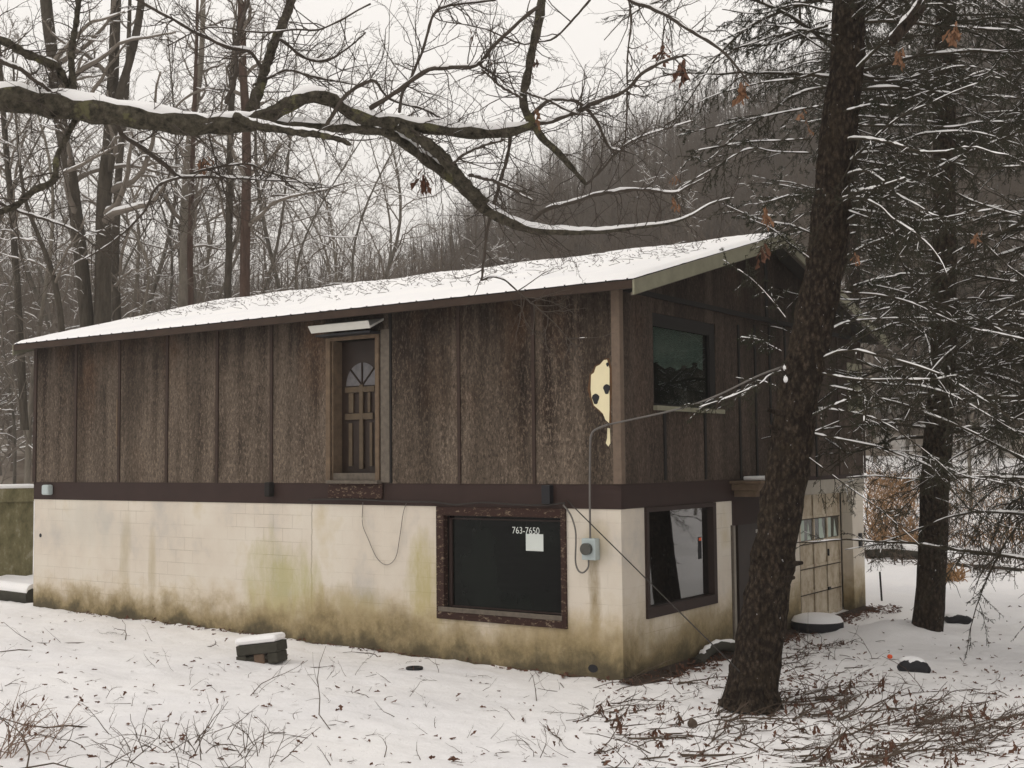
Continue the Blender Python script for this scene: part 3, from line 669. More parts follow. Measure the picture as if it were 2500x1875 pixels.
# ---- electric meter, conduit and cables on the wall
a = front(1421, 1314, -.1); b = front(1452, 1368, -.1)
mt_ = MB().box((a[0], -.12, b[2]), (b[0]+.02, -.001, a[2])).build('meter_box', MT['metergrey'], house, .012)
c0 = np.array([(a[0]+b[0])/2, -.121, (a[2]+b[2])/2+.005]); rr_ = .075
ang = np.linspace(0, 2*math.pi, 25)[:-1]
m = MB(); m.prism([c0+np.array([rr_*math.cos(t_), 0, rr_*math.sin(t_)]) for t_ in ang], (0, -.06, 0)); m.build('meter_dial', MT['dial'], mt_)
def wire(pxy, r, Y, mat, name, parent, n=40):
    P = cat([front(x, y, Y) for x, y in pxy], n); return MB().tube(P, r, 8).build(name, MT[mat], parent)
wire([(1441, 1316), (1440, 1200), (1441, 1090), (1443, 1065), (1452, 1050), (1485, 1036)], .014, -.09, 'cable', 'conduit', house)
wire([(1437, 1366), (1436, 1385), (1424, 1398), (1412, 1393), (1405, 1370), (1406, 1320), (1404, 1290), (1393, 1257), (1375, 1232)], .011, -.08, 'cable', 'conduit', house)
wire([(752, 1220), (850, 1219), (960, 1224), (1060, 1226), (1110, 1232), (1180, 1227), (1260, 1232), (1330, 1233), (1380, 1228)], .011, -.07, 'cabledark', 'wire', house, 60)
wire([(886, 1226), (885, 1278), (899, 1316), (920, 1362), (944, 1379), (966, 1361), (976, 1310), (984, 1255), (992, 1228)], .0045, -.03, 'cable', 'wire', house, 50)
p = front(1343, 1207); MB().box((p[0]-.07, -.1, p[2]-.12), (p[0]+.06, -.0125, p[2]+.12)).build('junction_box', MT['black'], house, .006)
p = front(124, 1197); MB().box((p[0]-.1, -.13, p[2]-.08), (p[0]+.1, -.0125, p[2]+.1)).build('wall_lamp', MT['metergrey'], house, .03)
p = front(665, 1196); MB().box((p[0]-.06, -.12, p[2]-.1), (p[0]+.06, -.0125, p[2]+.12)).build('outlet_box', MT['batten2'], house, .02)
p = front(99, 1307); m = MB(); m.prism([p+np.array([.035*math.cos(t_), -.004, .035*math.sin(t_)]) for t_ in ang], (0, .003, 0)); m.build('vent_hole', MT['black'], house)
p = front(1448, 1632); m = MB(); m.prism([p+np.array([.07*math.cos(t_), -.004, .05*math.sin(t_)]) for t_ in ang], (0, .003, 0)); m.build('vent_hole', MT['black'], house)
# cables through the air
P = cat([front(1385, 1222, -.03), at(1575, 1418, 14.2), ground_hit(1752, 1600)], 30)
a, b = P[0], at(1806, 1640, 12.95); tt = np.linspace(0, 1, 30)[:, None]; P = a*(1-tt)+b*tt
tag(MB().tube(P, .008, 6).build('guy_wire', MT['cabledark']), 'thin dark cable slanting from the house wall down to the snow', 'cable')

# ------------------------------------------------------------ retaining wall and things at the left end
A = at(83, 1186, 27.5); B = at(-260, 1184, 26.0)
dv = nrm(B-A); dv[2] = 0; up = np.array([0, 0, 1.]); zb = A[2]-1.9
rw = empty('retaining_wall', (A[0], A[1], 0), 'mossy concrete retaining wall with snow cap beside the house', 'wall')
def wallbox(m, z0, z1, o0=0., th=.35, l0=0., l1=5.):
    nn = np.array([-dv[1], dv[0], 0]); nn = nn if nn@(CAMP-A) > 0 else -nn
    m.prism([A+dv*l0-up*A[2]+up*z0+nn*o0, A+dv*l1-up*A[2]+up*z0+nn*o0, A+dv*l1-up*A[2]+up*z1+nn*o0, A+dv*l0-up*A[2]+up*z1+nn*o0], -nn*th); return m
wallbox(MB(), -1.0, A[2]-.36).build('lower_wall', MT['moss'], rw)
wallbox(MB(), A[2]-.355, A[2]-.05, .05, .45).build('coping', MT['moss'], rw, .01)
wallbox(MB(), A[2]-.049, A[2]+.04, .07, .5).build('snow', MT['snow'], rw, .03)
P0 = ground_hit(78, 1470); P1 = ground_hit(-90, 1455)
lg = empty('log', (P0+P1)/2, 'snow covered dark log lying past the far left corner of the house', 'log')
PL = cat([P0+up*.1, (P0+P1)/2+up*.12, P1+up*.1], 10)
MB().tube(PL, .15, 10).build('trunk', MT['stone'], lg); MB().tube(PL+up*.1, .13, 10).build('snow', MT['snow'], lg)

# ------------------------------------------------------------ things lying on the snow
c = ground_hit(642, 1618)
cr = empty('timber_block', c, 'dark timber and brick block capped with snow in front of the wall', 'block')
a = .32; ca, sa = math.cos(a), math.sin(a); tl_ = .13
Rm = np.array([[ca, -sa*1, 0], [sa, ca, 0], [0, 0, 1]])@np.array([[math.cos(tl_), 0, -math.sin(tl_)], [0, 1, 0], [math.sin(tl_), 0, math.cos(tl_)]])
MB().box((-.3, -.14, .12), (.3, .16, .25), Rm, c).build('slab', MT['stone'], cr, .015)
for x in (-.26, .0, .2): MB().box((x-.06, -.13, -.02), (x+.09, .15, .118), Rm, c).build('brick', MT['stone' if x else 'brick'], cr, .015)
MB().box((-.24, -.1, .03), (.26, .12, .09), Rm, c).build('filler', MT['stone'], cr, .01)
MB().box((-.31, -.15, .252), (.3, .17, .35), Rm, c).build('snow', MT['snow'], cr, .045)
def disc(name, px, py, r, h, mat, label, cat_, snow=True, sq=1.):
    c = ground_hit(px, py); t = empty(name, c, label, cat_)
    prof = [(.55, 0), (.9, .0), (1, .25), (1, .75), (.92, 1), (.6, 1), (.55, .8)]
    ringv = []; n_ = 32
    for (pr_, pz) in prof: ringv.append([c+np.array([pr_*r*math.cos(q), pr_*r*sq*math.sin(q), pz*h]) for q in np.linspace(0, 2*math.pi, n_+1)[:-1]])
    V = np.array(ringv).reshape(-1, 3); k = len(prof)
    Fq = [[i*n_+j, i*n_+(j+1) % n_, ((i+1) % k)*n_+(j+1) % n_, ((i+1) % k)*n_+j] for i in range(k) for j in range(n_)]
    MB().add(V, Fq, True).build('casing', MT[mat], t)
    if snow:
        V = [c+np.array([q_*r*math.cos(q), q_*r*sq*math.sin(q), z_]) for q_, z_ in ((1.0, h*.92), (.9, h+.05), (.6, h+.09), (.25, h+.105)) for q in np.linspace(0, 2*math.pi, n_+1)[:-1]]
        V.append(c+np.array([0, 0, h+.11])); k = 4
        Fq = [[i*n_+j, i*n_+(j+1) % n_, (i+1)*n_+(j+1) % n_, (i+1)*n_+j] for i in range(k-1) for j in range(n_)]
        m = MB(); m.add(V, Fq, True); m.f.append(np.array([[3*n_+j, 3*n_+(j+1) % n_, 4*n_] for j in range(n_)])); m.sm.append(True); m.build('snow', MT['snow'], t)
    return t
disc('tire', 1996, 1541, .4, .17, 'rubber', 'black tire lying flat under snow in front of the garage door', 'tire')
disc('lid', 1012, 1637, .11, .035, 'black', 'small black round lid lying in the snow below the picture window', 'lid', False)
def lump(name, px, py, sx, sy, sz, mat, label, cat_, seed, snow=True):
    g_ = np.random.default_rng(seed); c = ground_hit(px, py); t = empty(name, c, label, cat_)
    th, ph = np.meshgrid(np.linspace(0, math.pi, 13), np.linspace(0, 2*math.pi, 21)[:-1], indexing='ij')
    w = 1+.22*np.sin(3*ph+g_.uniform(0, 6))*np.sin(th)+.15*np.sin(5*ph+2*th)*np.sin(th)
    V = np.stack([sx*w*np.sin(th)*np.cos(ph), sy*w*np.sin(th)*np.sin(ph), sz*np.cos(th)*(.8+.2*w)], -1)
    idx = np.arange(13*20).reshape(13, 20); Fq = np.stack([idx[:-1], idx[1:], np.roll(idx[1:], -1, 1), np.roll(idx[:-1], -1, 1)], -1).reshape(-1, 4)
    V2 = V.reshape(-1, 3)+c+np.array([0, 0, sz*.5]); MB().add(V2, Fq, True).build('body', MT[mat], t)
    if snow:
        V3 = V.copy(); V3[..., 0] = V3[..., 0]*.8-sx*.18; V3[..., 1] = V3[..., 1]*.9+sy*.2; V3[..., 2] = V3[..., 2]*.55+sz*.68
        MB().add(V3.reshape(-1, 3)+c+np.array([0, 0, sz*.5]), Fq, True).build('snow', MT['snow'], t)
    return t
lump('plastic_bag', 2234, 1643, .17, .12, .12, 'black', 'black plastic bag half buried in snow to the right of the leaning spruce', 'bag', 1)
lump('bucket', 2336, 1522, .2, .13, .1, 'black', 'black snow-dusted lump lying right of the farther spruce trunk', 'litter', 2)
lump('orange_scrap', 2172, 1607, .035, .03, .03, 'orange', 'small orange scrap in the snow beside the black plastic bag', 'litter', 3, False)
lump('cup', 1690, 1775, .045, .04, .05, 'stem', 'small brown can standing in the snow at the foot of the frame', 'can', 4, False)
p = ground_hit(2153, 1470); q = at(2148, 1396, np.dot(p-CAMP, _F))
tag(MB().tube(np.array([p, q]), .018, 6).build('stake', MT['batten2']), 'thin dark metal stake in the snow right of the garage', 'stake')
for k, (pa, pb, r, lab) in enumerate([((2112, 1362), (2248, 1366), .2, 'long snow covered log lying at the field edge beyond the garage'), ((2290, 1380), (2520, 1398), .07, 'thin dark fallen pole lying across the snow at the right edge')]):
    a = ground_hit(*pa); b = ground_hit(*pb); lo = empty('fallen_log', (a+b)/2, lab, 'log')
    PL = cat([a+up*r*.8, (a+b)/2+up*r, b+up*r*.8], 10); MB().tube(PL, r*.9, 8).build('trunk', MT['stone'], lo); MB().tube(PL+up*r*.5, r*.85, 8).build('snow', MT['snow'], lo)
P = cat([ground_hit(1703, 1626)+up*.02, ground_hit(1728, 1612)+up*.1, ground_hit(1760, 1606)+up*.15, ground_hit(1815, 1604)+up*.12], 16)
lo = empty('curved_log', P[0], 'short curved mossy log with snow on top beside the base of the leaning spruce', 'log')
MB().tube(P, .075, 10).build('trunk', MT['stone'], lo); MB().tube((P+up*.055)[3:-1], .038+.012*np.sin(np.arange(len(P)-4)*2.1), 8).build('snow', MT['snow'], lo)

# ------------------------------------------------------------ litter, weeds, brush
def cloud(n_, reg, g_):
    """random ground points inside pixel rectangle"""
    out = []
    for _ in range(n_):
        x = g_.uniform(reg[0], reg[2]); y = g_.uniform(reg[1], reg[3]); out.append(ground_hit_fast(x, y))
    return np.array(out)
def ground_hit_fast(px, py):
    r = ray(px, py); D = 12.
    for _ in range(14):
        p = CAMP+r*D; D += (p[2]-gz(p[0], p[1]))/max(.06, -r[2])*.8; D = min(max(D, 4.), 70.)
    p = CAMP+r*D; p[2] = gz(p[0], p[1]); return p
def leaves(m, C_, s, g_, lift=.02, hang=False):
    k = len(C_); d = nrm(np.c_[g_.normal(size=(k, 2)), g_.normal(0, .35, k)]) if not hang else nrm(np.c_[g_.normal(0, .45, (k, 2)), -np.ones(k)])
    e = nrm(np.cross(d, nrm(g_.normal(size=(k, 3))+np.array([0, 0, 0 if hang else 2.5])))); nn = np.cross(d, e)
    L = (s*g_.uniform(.5, 1.3, k))[:, None]; wv = L*(.2 if hang else .3)*g_.uniform(.5, 1.2, (k, 1)); c_ = C_+np.array([0, 0, lift])
    fold = nn*L*g_.uniform(-.28, .28, (k, 1))
    p = [c_, c_+d*L*.25+e*wv*.55+fold*.6, c_+d*L*.45+e*wv*.35+fold*.5, c_+d*L*.65+e*wv+fold, c_+d*L*1.0, c_+d*L*.65-e*wv+fold, c_+d*L*.45-e*wv*.35+fold*.5, c_+d*L*.25-e*wv*.55+fold*.6]
    V = np.stack(p, 1).reshape(-1, 3); b = np.arange(k)[:, None]*8
    m.add(V, np.vstack([b+np.array([0, 1, 2, 4]), b+np.array([2, 3, 4, 4])[[0, 1, 2, 2]], b+np.array([0, 4, 6, 7])]) if False else np.vstack([b+np.array([0, 1, 2, 6]), b+np.array([0, 6, 7, 7])[[0, 1, 2, 2]]]) if False else np.vstack([b+np.array([0, 1, 2, 4]), b+np.array([0, 4, 6, 7])]))
    m.add(V, np.vstack([b+np.array([2, 3, 4]), b+np.array([4, 5, 6])]))
g_ = np.random.default_rng(11)
m = MB()
C_ = np.vstack([cloud(420, (0, 1500, 1500, 1875), g_), cloud(800, (1450, 1640, 2500, 1875), g_), cloud(240, (1780, 1560, 2150, 1700), g_), cloud(90, (2150, 1480, 2500, 1650), g_)])
leaves(m, C_, .07, g_, .012)
tag(m.build('fallen_leaves', MT['litter']), 'brown dead leaves scattered on the snow', 'leaves', kind='stuff')
# strip of leaf litter where the side wall meets the ground
m = MB(); k = 1700; yy = g_.uniform(-.1, 8.6, k); xx = np.abs(g_.normal(.16, .17, k))+.02; xx[:160] += .1
C_ = np.c_[xx, yy, gz(xx, yy)]; k2 = 260; x2 = g_.uniform(-11, .1, k2); y2 = -np.abs(g_.normal(.02, .06, k2))-.01; C_ = np.vstack([C_, np.c_[x2, y2, gz(x2, y2)]])
p3 = cloud(150, (2110, 1480, 2200, 1500), g_); C_ = np.vstack([C_, p3]); leaves(m, C_, .08, g_, .015)
tag(m.build('leaf_litter', MT['litter']), 'band of dead leaves along the foot of the house walls', 'leaves', kind='stuff')
# bare earth strip melted out along the side wall
m = MB(); ys = np.linspace(-.12, 8.7, 160); wv = .22+.1*np.sin(ys*3.1)+.06*np.sin(ys*9)+.12*(ys < 3)+rng.normal(0, .035, 160)
V = []
for y, w_ in zip(ys, wv): V += [(.004, y, gz(.0, y)+.05), (w_*.6, y, gz(w_*.6, y)+.035), (w_, y, gz(w_, y)-.01)]
m.add(V, [[3*i+j, 3*i+j+1, 3*i+4+j, 3*i+3+j] for i in range(159) for j in range(2)], True); tag(m.build('bare_soil', MT['soil']), kind='structure')
# twigs in the snow
def sticks(m, C_, L0, L1, r, g_, rise=.25, snow=None, curl=.25):
    k = len(C_); n_ = 6; d = nrm(np.c_[g_.normal(size=(k, 2)), np.abs(g_.normal(rise, .25, k))]); L = g_.uniform(L0, L1, k)[:, None]; p = C_.copy()-np.array([0, 0, .01]); P = [p]
    for _ in range(n_-1): d = nrm(d+g_.normal(0, curl, (k, 3))*np.array([1, 1, .7])+np.array([0, 0, -.05])); p = p+d*L/(n_-1); P.append(p)
    P = np.stack(P, 1); P[..., 2] = np.maximum(P[..., 2], gz(P[..., 0], P[..., 1])-.01); R_ = (r*g_.uniform(.6, 1.3, k))[:, None]*np.linspace(1, .35, n_)[None]
    m.tubes(P, R_, 4); b, rb = grow(P, R_, 3, 4, .4, .7, .2, .1, .7, .2, .95, r*.35, g=g_); m.tubes(b, rb, 3); return P, R_
m = MB()
sticks(m, cloud(320, (0, 1500, 1600, 1875), g_), .05, .4, .0035, g_, .5)
sticks(m, cloud(26, (0, 1560, 1600, 1875), g_), .6, 1.3, .007, g_, .1)
sticks(m, cloud(150, (1450, 1660, 2500, 1875), g_), .2, .8, .006, g_, .2)
sticks(m, cloud(40, (1820, 1560, 2200, 1680), g_), .2, .7, .006, g_, .3)
tag(m.build('fallen_twigs', MT['stem']), 'thin twigs and dead stems poking out of the snow', 'twigs', kind='stuff')
# weeds along the bottom edge
m = MB(); sticks(m, cloud(70, (120, 1790, 700, 1900), g_), .2, .5, .004, g_, 1.4, curl=.15)
tag(m.build('dead_weeds', MT['stem']), 'upright dead weed stems along the lower left edge', 'weeds', kind='stuff')
# shrub at the left edge
c = ground_hit(20, 1850); sh = empty('shrub', c, 'small reddish leafless shrub at the lower left corner', 'shrub')
m = MB(); k = 22; d = nrm(np.c_[g_.normal(.25, .5, (k, 2)), g_.uniform(.7, 1.6, k)]); P = [np.tile(c, (k, 1))+g_.normal(0, .12, (k, 3))*np.array([1, 1, 0])]
for _ in range(7): d = nrm(d+g_.normal(0, .2, (k, 3))+np.array([0, 0, -.12])); P.append(P[-1]+d*.075)
P = np.stack(P, 1); R_ = np.broadcast_to(np.linspace(.0045, .002, 8), (k, 8)); m.tubes(P, R_, 5); b, rb = grow(P, R_, 7, 5, .4, .6, .2, .1, .7, .2, .95, .0015, g=g_); m.tubes(b, rb, 3)
m.build('stem', MT['redstem'], sh); m = MB(); leaves(m, b[g_.integers(0, len(b), 40), 3], .06, g_, 0, True); m.build('dead_leaf', MT['leaf'], sh)
# brush heaps of cut branches
def heap(px, py, n_, spread, L, r, label, seed, leafn=40, name='brush_pile'):
    g2 = np.random.default_rng(seed); c = ground_hit_fast(px, py); t = empty(name, c, label, 'brush', 'cut branches heaped on the snow')
    cs = []
    for _ in range(n_): x = px+g2.normal(0, spread[0]); y = py+g2.normal(0, spread[1]); cs.append(ground_hit_fast(x, min(y, 1990)))
    C_ = np.array(cs); m = MB(); k = n_; th = g2.normal(-.5, .45, k); d = np.c_[np.cos(th)*math.cos(YAW), -np.cos(th)*math.sin(YAW)*1., g2.uniform(-.02, .22, k)]
    d = nrm(d+np.c_[np.sin(th)*.6, -np.sin(th)*.9, th*0]); Ls = g2.uniform(.35, 1, k)[:, None]*L; P = [C_-d*Ls*.5+np.array([0, 0, .04])]
    for _ in range(9): d = nrm(d+g2.normal(0, .1, (k, 3))); P.append(P[-1]+d*Ls/9)
    P = np.stack(P, 1); P[..., 2] = np.maximum(P[..., 2], gz(P[..., 0], P[..., 1])+.004); R_ = (r*g2.uniform(.35, 1.2, k))[:, None]*np.linspace(1, .3, 10)[None]
    m.tubes(P, R_, 6); b, rb = grow(P, R_, 6, 5, .3, .6, .18, .05, .6, .15, .95, .002, g=g2); b[..., 2] = np.maximum(b[..., 2], gz(b[..., 0], b[..., 1])); m.tubes(b, rb, 4)
    b3, rb3 = grow(b, rb, 2, 4, .5, .6, .2, .0, .7, .2, .95, .0015, g=g2); m.tubes(b3, rb3, 3)
    tag(m.build('branches', MT['stem'], t), kind='stuff')
    m = MB(); leafn = int(leafn*1.6); leaves(m, b[g2.integers(0, len(b), leafn), g2.integers(0, 4, leafn)], .095, g2, 0, True); tag(m.build('dead_leaf', MT['litter'], t), kind='stuff')
heap(1990, 1720, 46, (110, 26), 1.0, .012, 'brush heap with big dead leaves right behind the base of the leaning spruce', 21, 110)
heap(1900, 1820, 44, (150, 45), 1.3, .012, 'brush heap of long sticks in the middle of the lower edge', 22, 60)
heap(2340, 1775, 90, (120, 25), 1.0, .008, 'dense dark brush heap at the right edge of the picture', 23, 120)
heap(1650, 1720, 14, (90, 40), .9, .009, 'sparse brush just left of the base of the leaning spruce', 24, 40)
heap(1960, 1590, 26, (75, 22), .8, .009, 'brush between the leaning spruce and the tire', 25, 50)
heap(2280, 1850, 22, (150, 30), .9, .009, 'loose sticks along the bottom edge near the right corner', 28, 70)
heap(2080, 1850, 12, (60, 20), .6, .009, 'leafy sprig clump at the bottom edge right of the middle brush heap', 26, 90)
heap(1500, 1800, 10, (70, 30), .8, .008, 'few reddish sprigs with dead leaves left of the small can', 27, 70)
# tan brush and dry grass beyond the garage
m = MB()
for (reg, n_, L) in (((2115, 1215, 2240, 1300), 420, .9), ((2130, 1290, 2250, 1345), 200, .6), ((2290, 1230, 2500, 1330), 150, .8), ((2300, 1395, 2350, 1412), 60, .4)):
    C_ = []
    for _ in range(n_):
        x = g_.uniform(reg[0], reg[2]); y = g_.uniform(min(reg[1]+30, reg[3]-8), reg[3]+10); C_.append(ground_hit_fast(x, y))
    C_ = np.array(C_); k = len(C_); d = nrm(np.c_[g_.normal(0, .5, (k, 2)), np.ones(k)]); P = [C_]
    for _ in range(4): d = nrm(d+g_.normal(0, .25, (k, 3))+np.array([0, 0, -.12])); P.append(P[-1]+d*L*g_.uniform(.6, 1.2, (k, 1))/4)
    P = np.stack(P, 1); R_ = np.broadcast_to(np.linspace(.022, .006, 5), (k, 5)); m.tubes(P, R_, 3)
mw = MB()
for (reg, n_, L) in (((2110, 1200, 2520, 1330), 320, 1.5), ((2250, 1330, 2520, 1400), 70, .9), ((2110, 1330, 2260, 1370), 40, .7)):
    C_ = np.array([ground_hit_fast(g_.uniform(reg[0], reg[2]), g_.uniform(reg[1]+30, reg[3]+10)) for _ in range(n_)]); k = len(C_); d = nrm(np.c_[g_.normal(0, .6, (k, 2)), np.ones(k)]); P = [C_]
    for _ in range(5): d = nrm(d+g_.normal(0, .28, (k, 3))+np.array([0, 0, -.1])); P.append(P[-1]+d*L*g_.uniform(.5, 1.2, (k, 1))/5)
    P = np.stack(P, 1); R_ = np.broadcast_to(np.linspace(.016, .006, 6), (k, 6)); mw.tubes(P, R_, 3); b, rb = grow(P, R_, 6, 4, .5, .8, .25, 0., .7, .1, .98, .006, g=g_); mw.tubes(b, rb, 3); Ps, Rs = snow_on(b[::2], rb[::2], .012, .8, .7, g=g_); m_ = (Ps, Rs)
tag(mw.build('brush_thicket', MT['stem']), 'tangled dark leafless brush on the bank at the right', 'brush', kind='stuff')
tag(m.build('dry_grass', MT['straw']), 'orange tan dry grass and brush on the bank beyond the garage', 'dry grass', kind='stuff')

# ------------------------------------------------------------ the oak: its trunk stands left of the frame, its limbs cross it
def O(*pts): return [(x*1.0, y*1.0, w) for x, y, w in pts]
limbs = {  # name: (points in 2212-px coordinates with half widths, distance start, distance end)
 'A': ([(-900, 330, 52), (-400, 270, 40), (-60, 216, 30), (80, 222, 28), (200, 236, 27), (300, 248, 25), (400, 258, 23), (500, 258, 20), (560, 248, 18), (610, 222, 17), (640, 206, 16), (680, 200, 16), (715, 212, 15), (745, 236, 15), (800, 258, 15), (900, 272, 14), (980, 282, 14), (1050, 286, 13), (1110, 282, 12), (1150, 270, 8)], 7.4, 8.4),
 'B': ([(520, 260, 16), (600, 272, 13), (694, 274, 11), (760, 276, 11), (838, 286, 11), (880, 310, 11), (940, 352, 11), (1000, 400, 12), (1050, 445, 12), (1100, 475, 11), (1150, 496, 9), (1220, 501, 7), (1290, 500, 5), (1350, 494, 4), (1440, 484, 2.5), (1490, 468, 1.8), (1535, 442, 1.2), (1585, 428, .7)], 7.9, 9.1),
 'C': ([(860, 272, 12), (900, 296, 12), (950, 330, 13), (985, 368, 13), (1020, 408, 12), (1050, 440, 10)], 8.1, 8.35),
 'D': ([(505, 250, 10), (560, 270, 8), (620, 284, 8), (690, 292, 8), (730, 300, 6), (756, 312, 4)], 7.7, 7.5),
 'E': ([(1178, -40, 10), (1164, 50, 10), (1147, 112, 9), (1136, 164, 9), (1129, 204, 9), (1136, 239, 9), (1153, 268, 9), (1174, 300, 8), (1208, 331, 7), (1235, 362, 6), (1266, 398, 4)], 8.0, 8.7),
 'R': ([(545, 240, 15), (566, 170, 11), (585, 112, 10), (610, 55, 10), (645, -40, 9)], 8.0, 8.6),
 'N': ([(-120, 40, 10), (0, 84, 9), (48, 110, 9), (95, 131, 9), (128, 150, 8), (150, 190, 6)], 7.2, 7.7),
 'Q': ([(176, 232, 7), (147, 292, 6), (123, 342, 6), (115, 388, 7), (70, 414, 7), (28, 447, 7), (-60, 480, 7)], 7.7, 7.2),
 'O': ([(160, 228, 8), (153, 130, 7), (163, 50, 6), (172, -30, 5)], 7.6, 7.9),
}
branches = [
 ([(798, 235, 5), (866, 191, 5), (918, 154, 5), (969, 147, 5), (1037, 141, 4.5), (1071, 96, 4), (1116, 51, 4), (1170, 8, 4)], 8.1, 7.8),
 ([(1037, 141, 3.5), (1065, 160, 2.5), (1090, 176, 1.5)], 8., 7.9),
 ([(862, 242, 3.5), (868, 200, 3.5), (894, 154, 3), (914, 99, 3), (932, 35, 3), (969, 10, 3), (1071, 0, 2.5)], 8.1, 8.6),
 ([(1150, 270, 4.5), (1184, 263, 4.5), (1242, 239, 4.5), (1294, 215, 4.5), (1355, 191, 4), (1386, 160, 4), (1430, 136, 3.5), (1482, 119, 3)], 8.4, 8.),
 ([(1140, 262, 5), (1164, 235, 4.5), (1191, 219, 4), (1235, 219, 4), (1270, 239, 4), (1294, 273, 3.5), (1317, 318, 3), (1355, 328, 2)], 8.4, 8.9),
 ([(1150, 481, 5), (1157, 468, 5), (1184, 447, 5), (1242, 434, 4.5), (1294, 420, 4), (1368, 410, 3.5), (1457, 417, 3), (1482, 406, 2.5), (1530, 380, 1.5)], 8.7, 9.3),
 ([(976, 355, 3.5), (1020, 325, 3), (1088, 301, 3)], 8.2, 8.),
 ([(1100, 285, 4), (1092, 342, 4), (1079, 393, 4), (1068, 441, 4), (1057, 478, 3.5), (1048, 512, 3.5), (1043, 560, 3), (1040, 606, 2.5)], 8.4, 9.0),
 ([(1013, 379, 4), (1055, 386, 4), (1088, 399, 3.5), (1153, 434, 2)], 8.25, 8.),
 ([(250, 262, 5.5), (266, 290, 5), (307, 321, 5), (369, 369, 5), (393, 382, 4), (461, 382, 3), (580, 389, 2), (690, 396, 1.5)], 7.8, 8.3),
 ([(393, 382, 3), (341, 403, 3), (307, 461, 2.5), (239, 526, 2), (180, 560, 1.5)], 7.9, 8.4),
 ([(410, 375, 2.5), (461, 362, 2.5), (533, 355, 2), (580, 375, 2), (648, 393, 1.5), (716, 444, 1)], 7.9, 8.2),
 ([(490, 225, 5), (505, 177, 5), (507, 119, 4.5), (522, 51, 4), (540, -10, 3.5)], 7.9, 8.5),
 ([(566, 150, 4), (536, 112, 4), (488, 103, 4), (426, 75, 3.5), (375, 44, 3), (297, 0, 3), (230, -40, 2)], 8.1, 7.7),
 ([(590, 95, 3.5), (608, 88, 3.5), (648, 123, 3.5), (683, 136, 3.5), (716, 130, 3), (752, 106, 2), (790, 70, 1.5)], 8.2, 8.6),
 ([(546, 184, 3), (580, 171, 3), (621, 154, 2.5), (665, 164, 2.5), (734, 177, 2), (800, 190, 1.5)], 8.1, 8.4),
 ([(700, 283, 5), (726, 232, 4.5), (751, 198, 4.5), (798, 171, 4), (815, 177, 3), (842, 211, 2.5), (918, 235, 2.5), (952, 256, 2)], 7.9, 8.3),
 ([(1340, -20, 4), (1368, 0, 4), (1430, 24, 4), (1482, 58, 3.5), (1560, 110, 3), (1620, 180, 2)], 8.3, 9.),
 ([(1355, -20, 2), (1365, 51, 2), (1355, 136, 2), (1355, 230, 2), (1350, 307, 1.5)], 8.4, 8.6),
 ([(1276, 0, 2.5), (1242, 41, 2.5), (1197, 85, 2.2), (1153, 92, 2), (1123, 95, 2), (1037, 61, 1.5), (948, 44, 1)], 8.2, 8.5),
 ([(1266, 398, 3), (1300, 370, 2.5), (1340, 320, 2), (1400, 290, 2), (1500, 260, 1.5)], 8.7, 9.2),
 ([(1129, 215, 3), (1070, 175, 2.5), (1040, 150, 2)], 8., 7.9),
 ([(1136, 200, 3), (1180, 215, 2.5), (1230, 240, 2.2), (1270, 250, 1.5)], 8.05, 8.3),
 ([(-30, 120, 6), (40, 150, 5), (110, 200, 4), (170, 235, 3)], 7.2, 7.7),
 ([(-60, 400, 4), (0, 440, 3.5), (80, 470, 3), (160, 500, 2), (240, 560, 1.5)], 7.2, 7.6),
 ([(450, 290, 2), (480, 400, 2), (500, 470, 1.5)], 7.9, 8.),
 ([(1040, 606, 2.2), (1060, 598, 2), (1090, 606, 2), (1130, 640, 1.6), (1190, 690, 1.2), (1245, 750, 1.)], 9.0, 9.1),
 ([(800, 8, 2), (700, 60, 2), (640, 62, 2), (560, 70, 2), (450, 60, 1.5), (360, 100, 1.5)], 8.2, 7.8),
]
oak_base = ov(-900, 330, 7.4); oak_base[2] = gz(oak_base[0], oak_base[1])-.1
oak = empty('oak_tree', oak_base, 'large oak whose snowy lichened limbs reach across the picture from the left', 'tree')
def trace(pts, d0, d1, n_):
    A_ = np.array(pts, float); s = np.linspace(0, 1, len(A_)); D = d0+(d1-d0)*s
    P3 = np.array([ov(x, y, dd) for (x, y, _), dd in zip(A_, D)]); r = A_[:, 2]*1.1302/F_PX*D
    Q = cat(np.c_[P3, r], n_); return Q[:, :3], np.maximum(Q[:, 3], .0015)
tb = oak_base+np.array([0, 0, -.1]); tm = ov(-900, 330, 7.4)
tp = cat([tb, tb+(tm-tb)*.5+np.array([.05, .05, 0]), tm, tm+np.array([-.2, .2, 2.]), tm+np.array([-.1, .5, 5.])], 30)
MB().tube(tp, np.linspace(.34, .16, 30)*(1+.35*np.exp(-np.linspace(0, 12, 30))), 16).build('trunk', MT['oak'], oak)
allP, allR, cnt = [], [], []
def wob(P, R_, amp, g2):
    k = len(P); w = np.cumsum(g2.normal(0, 1, (k, 3)), 0); w -= np.linspace(0, 1, k)[:, None]*w[-1]; return P+w*amp*R_[:, None], R_*(1+.1*np.sin(np.arange(k)*1.7)+g2.normal(0, .05, k))
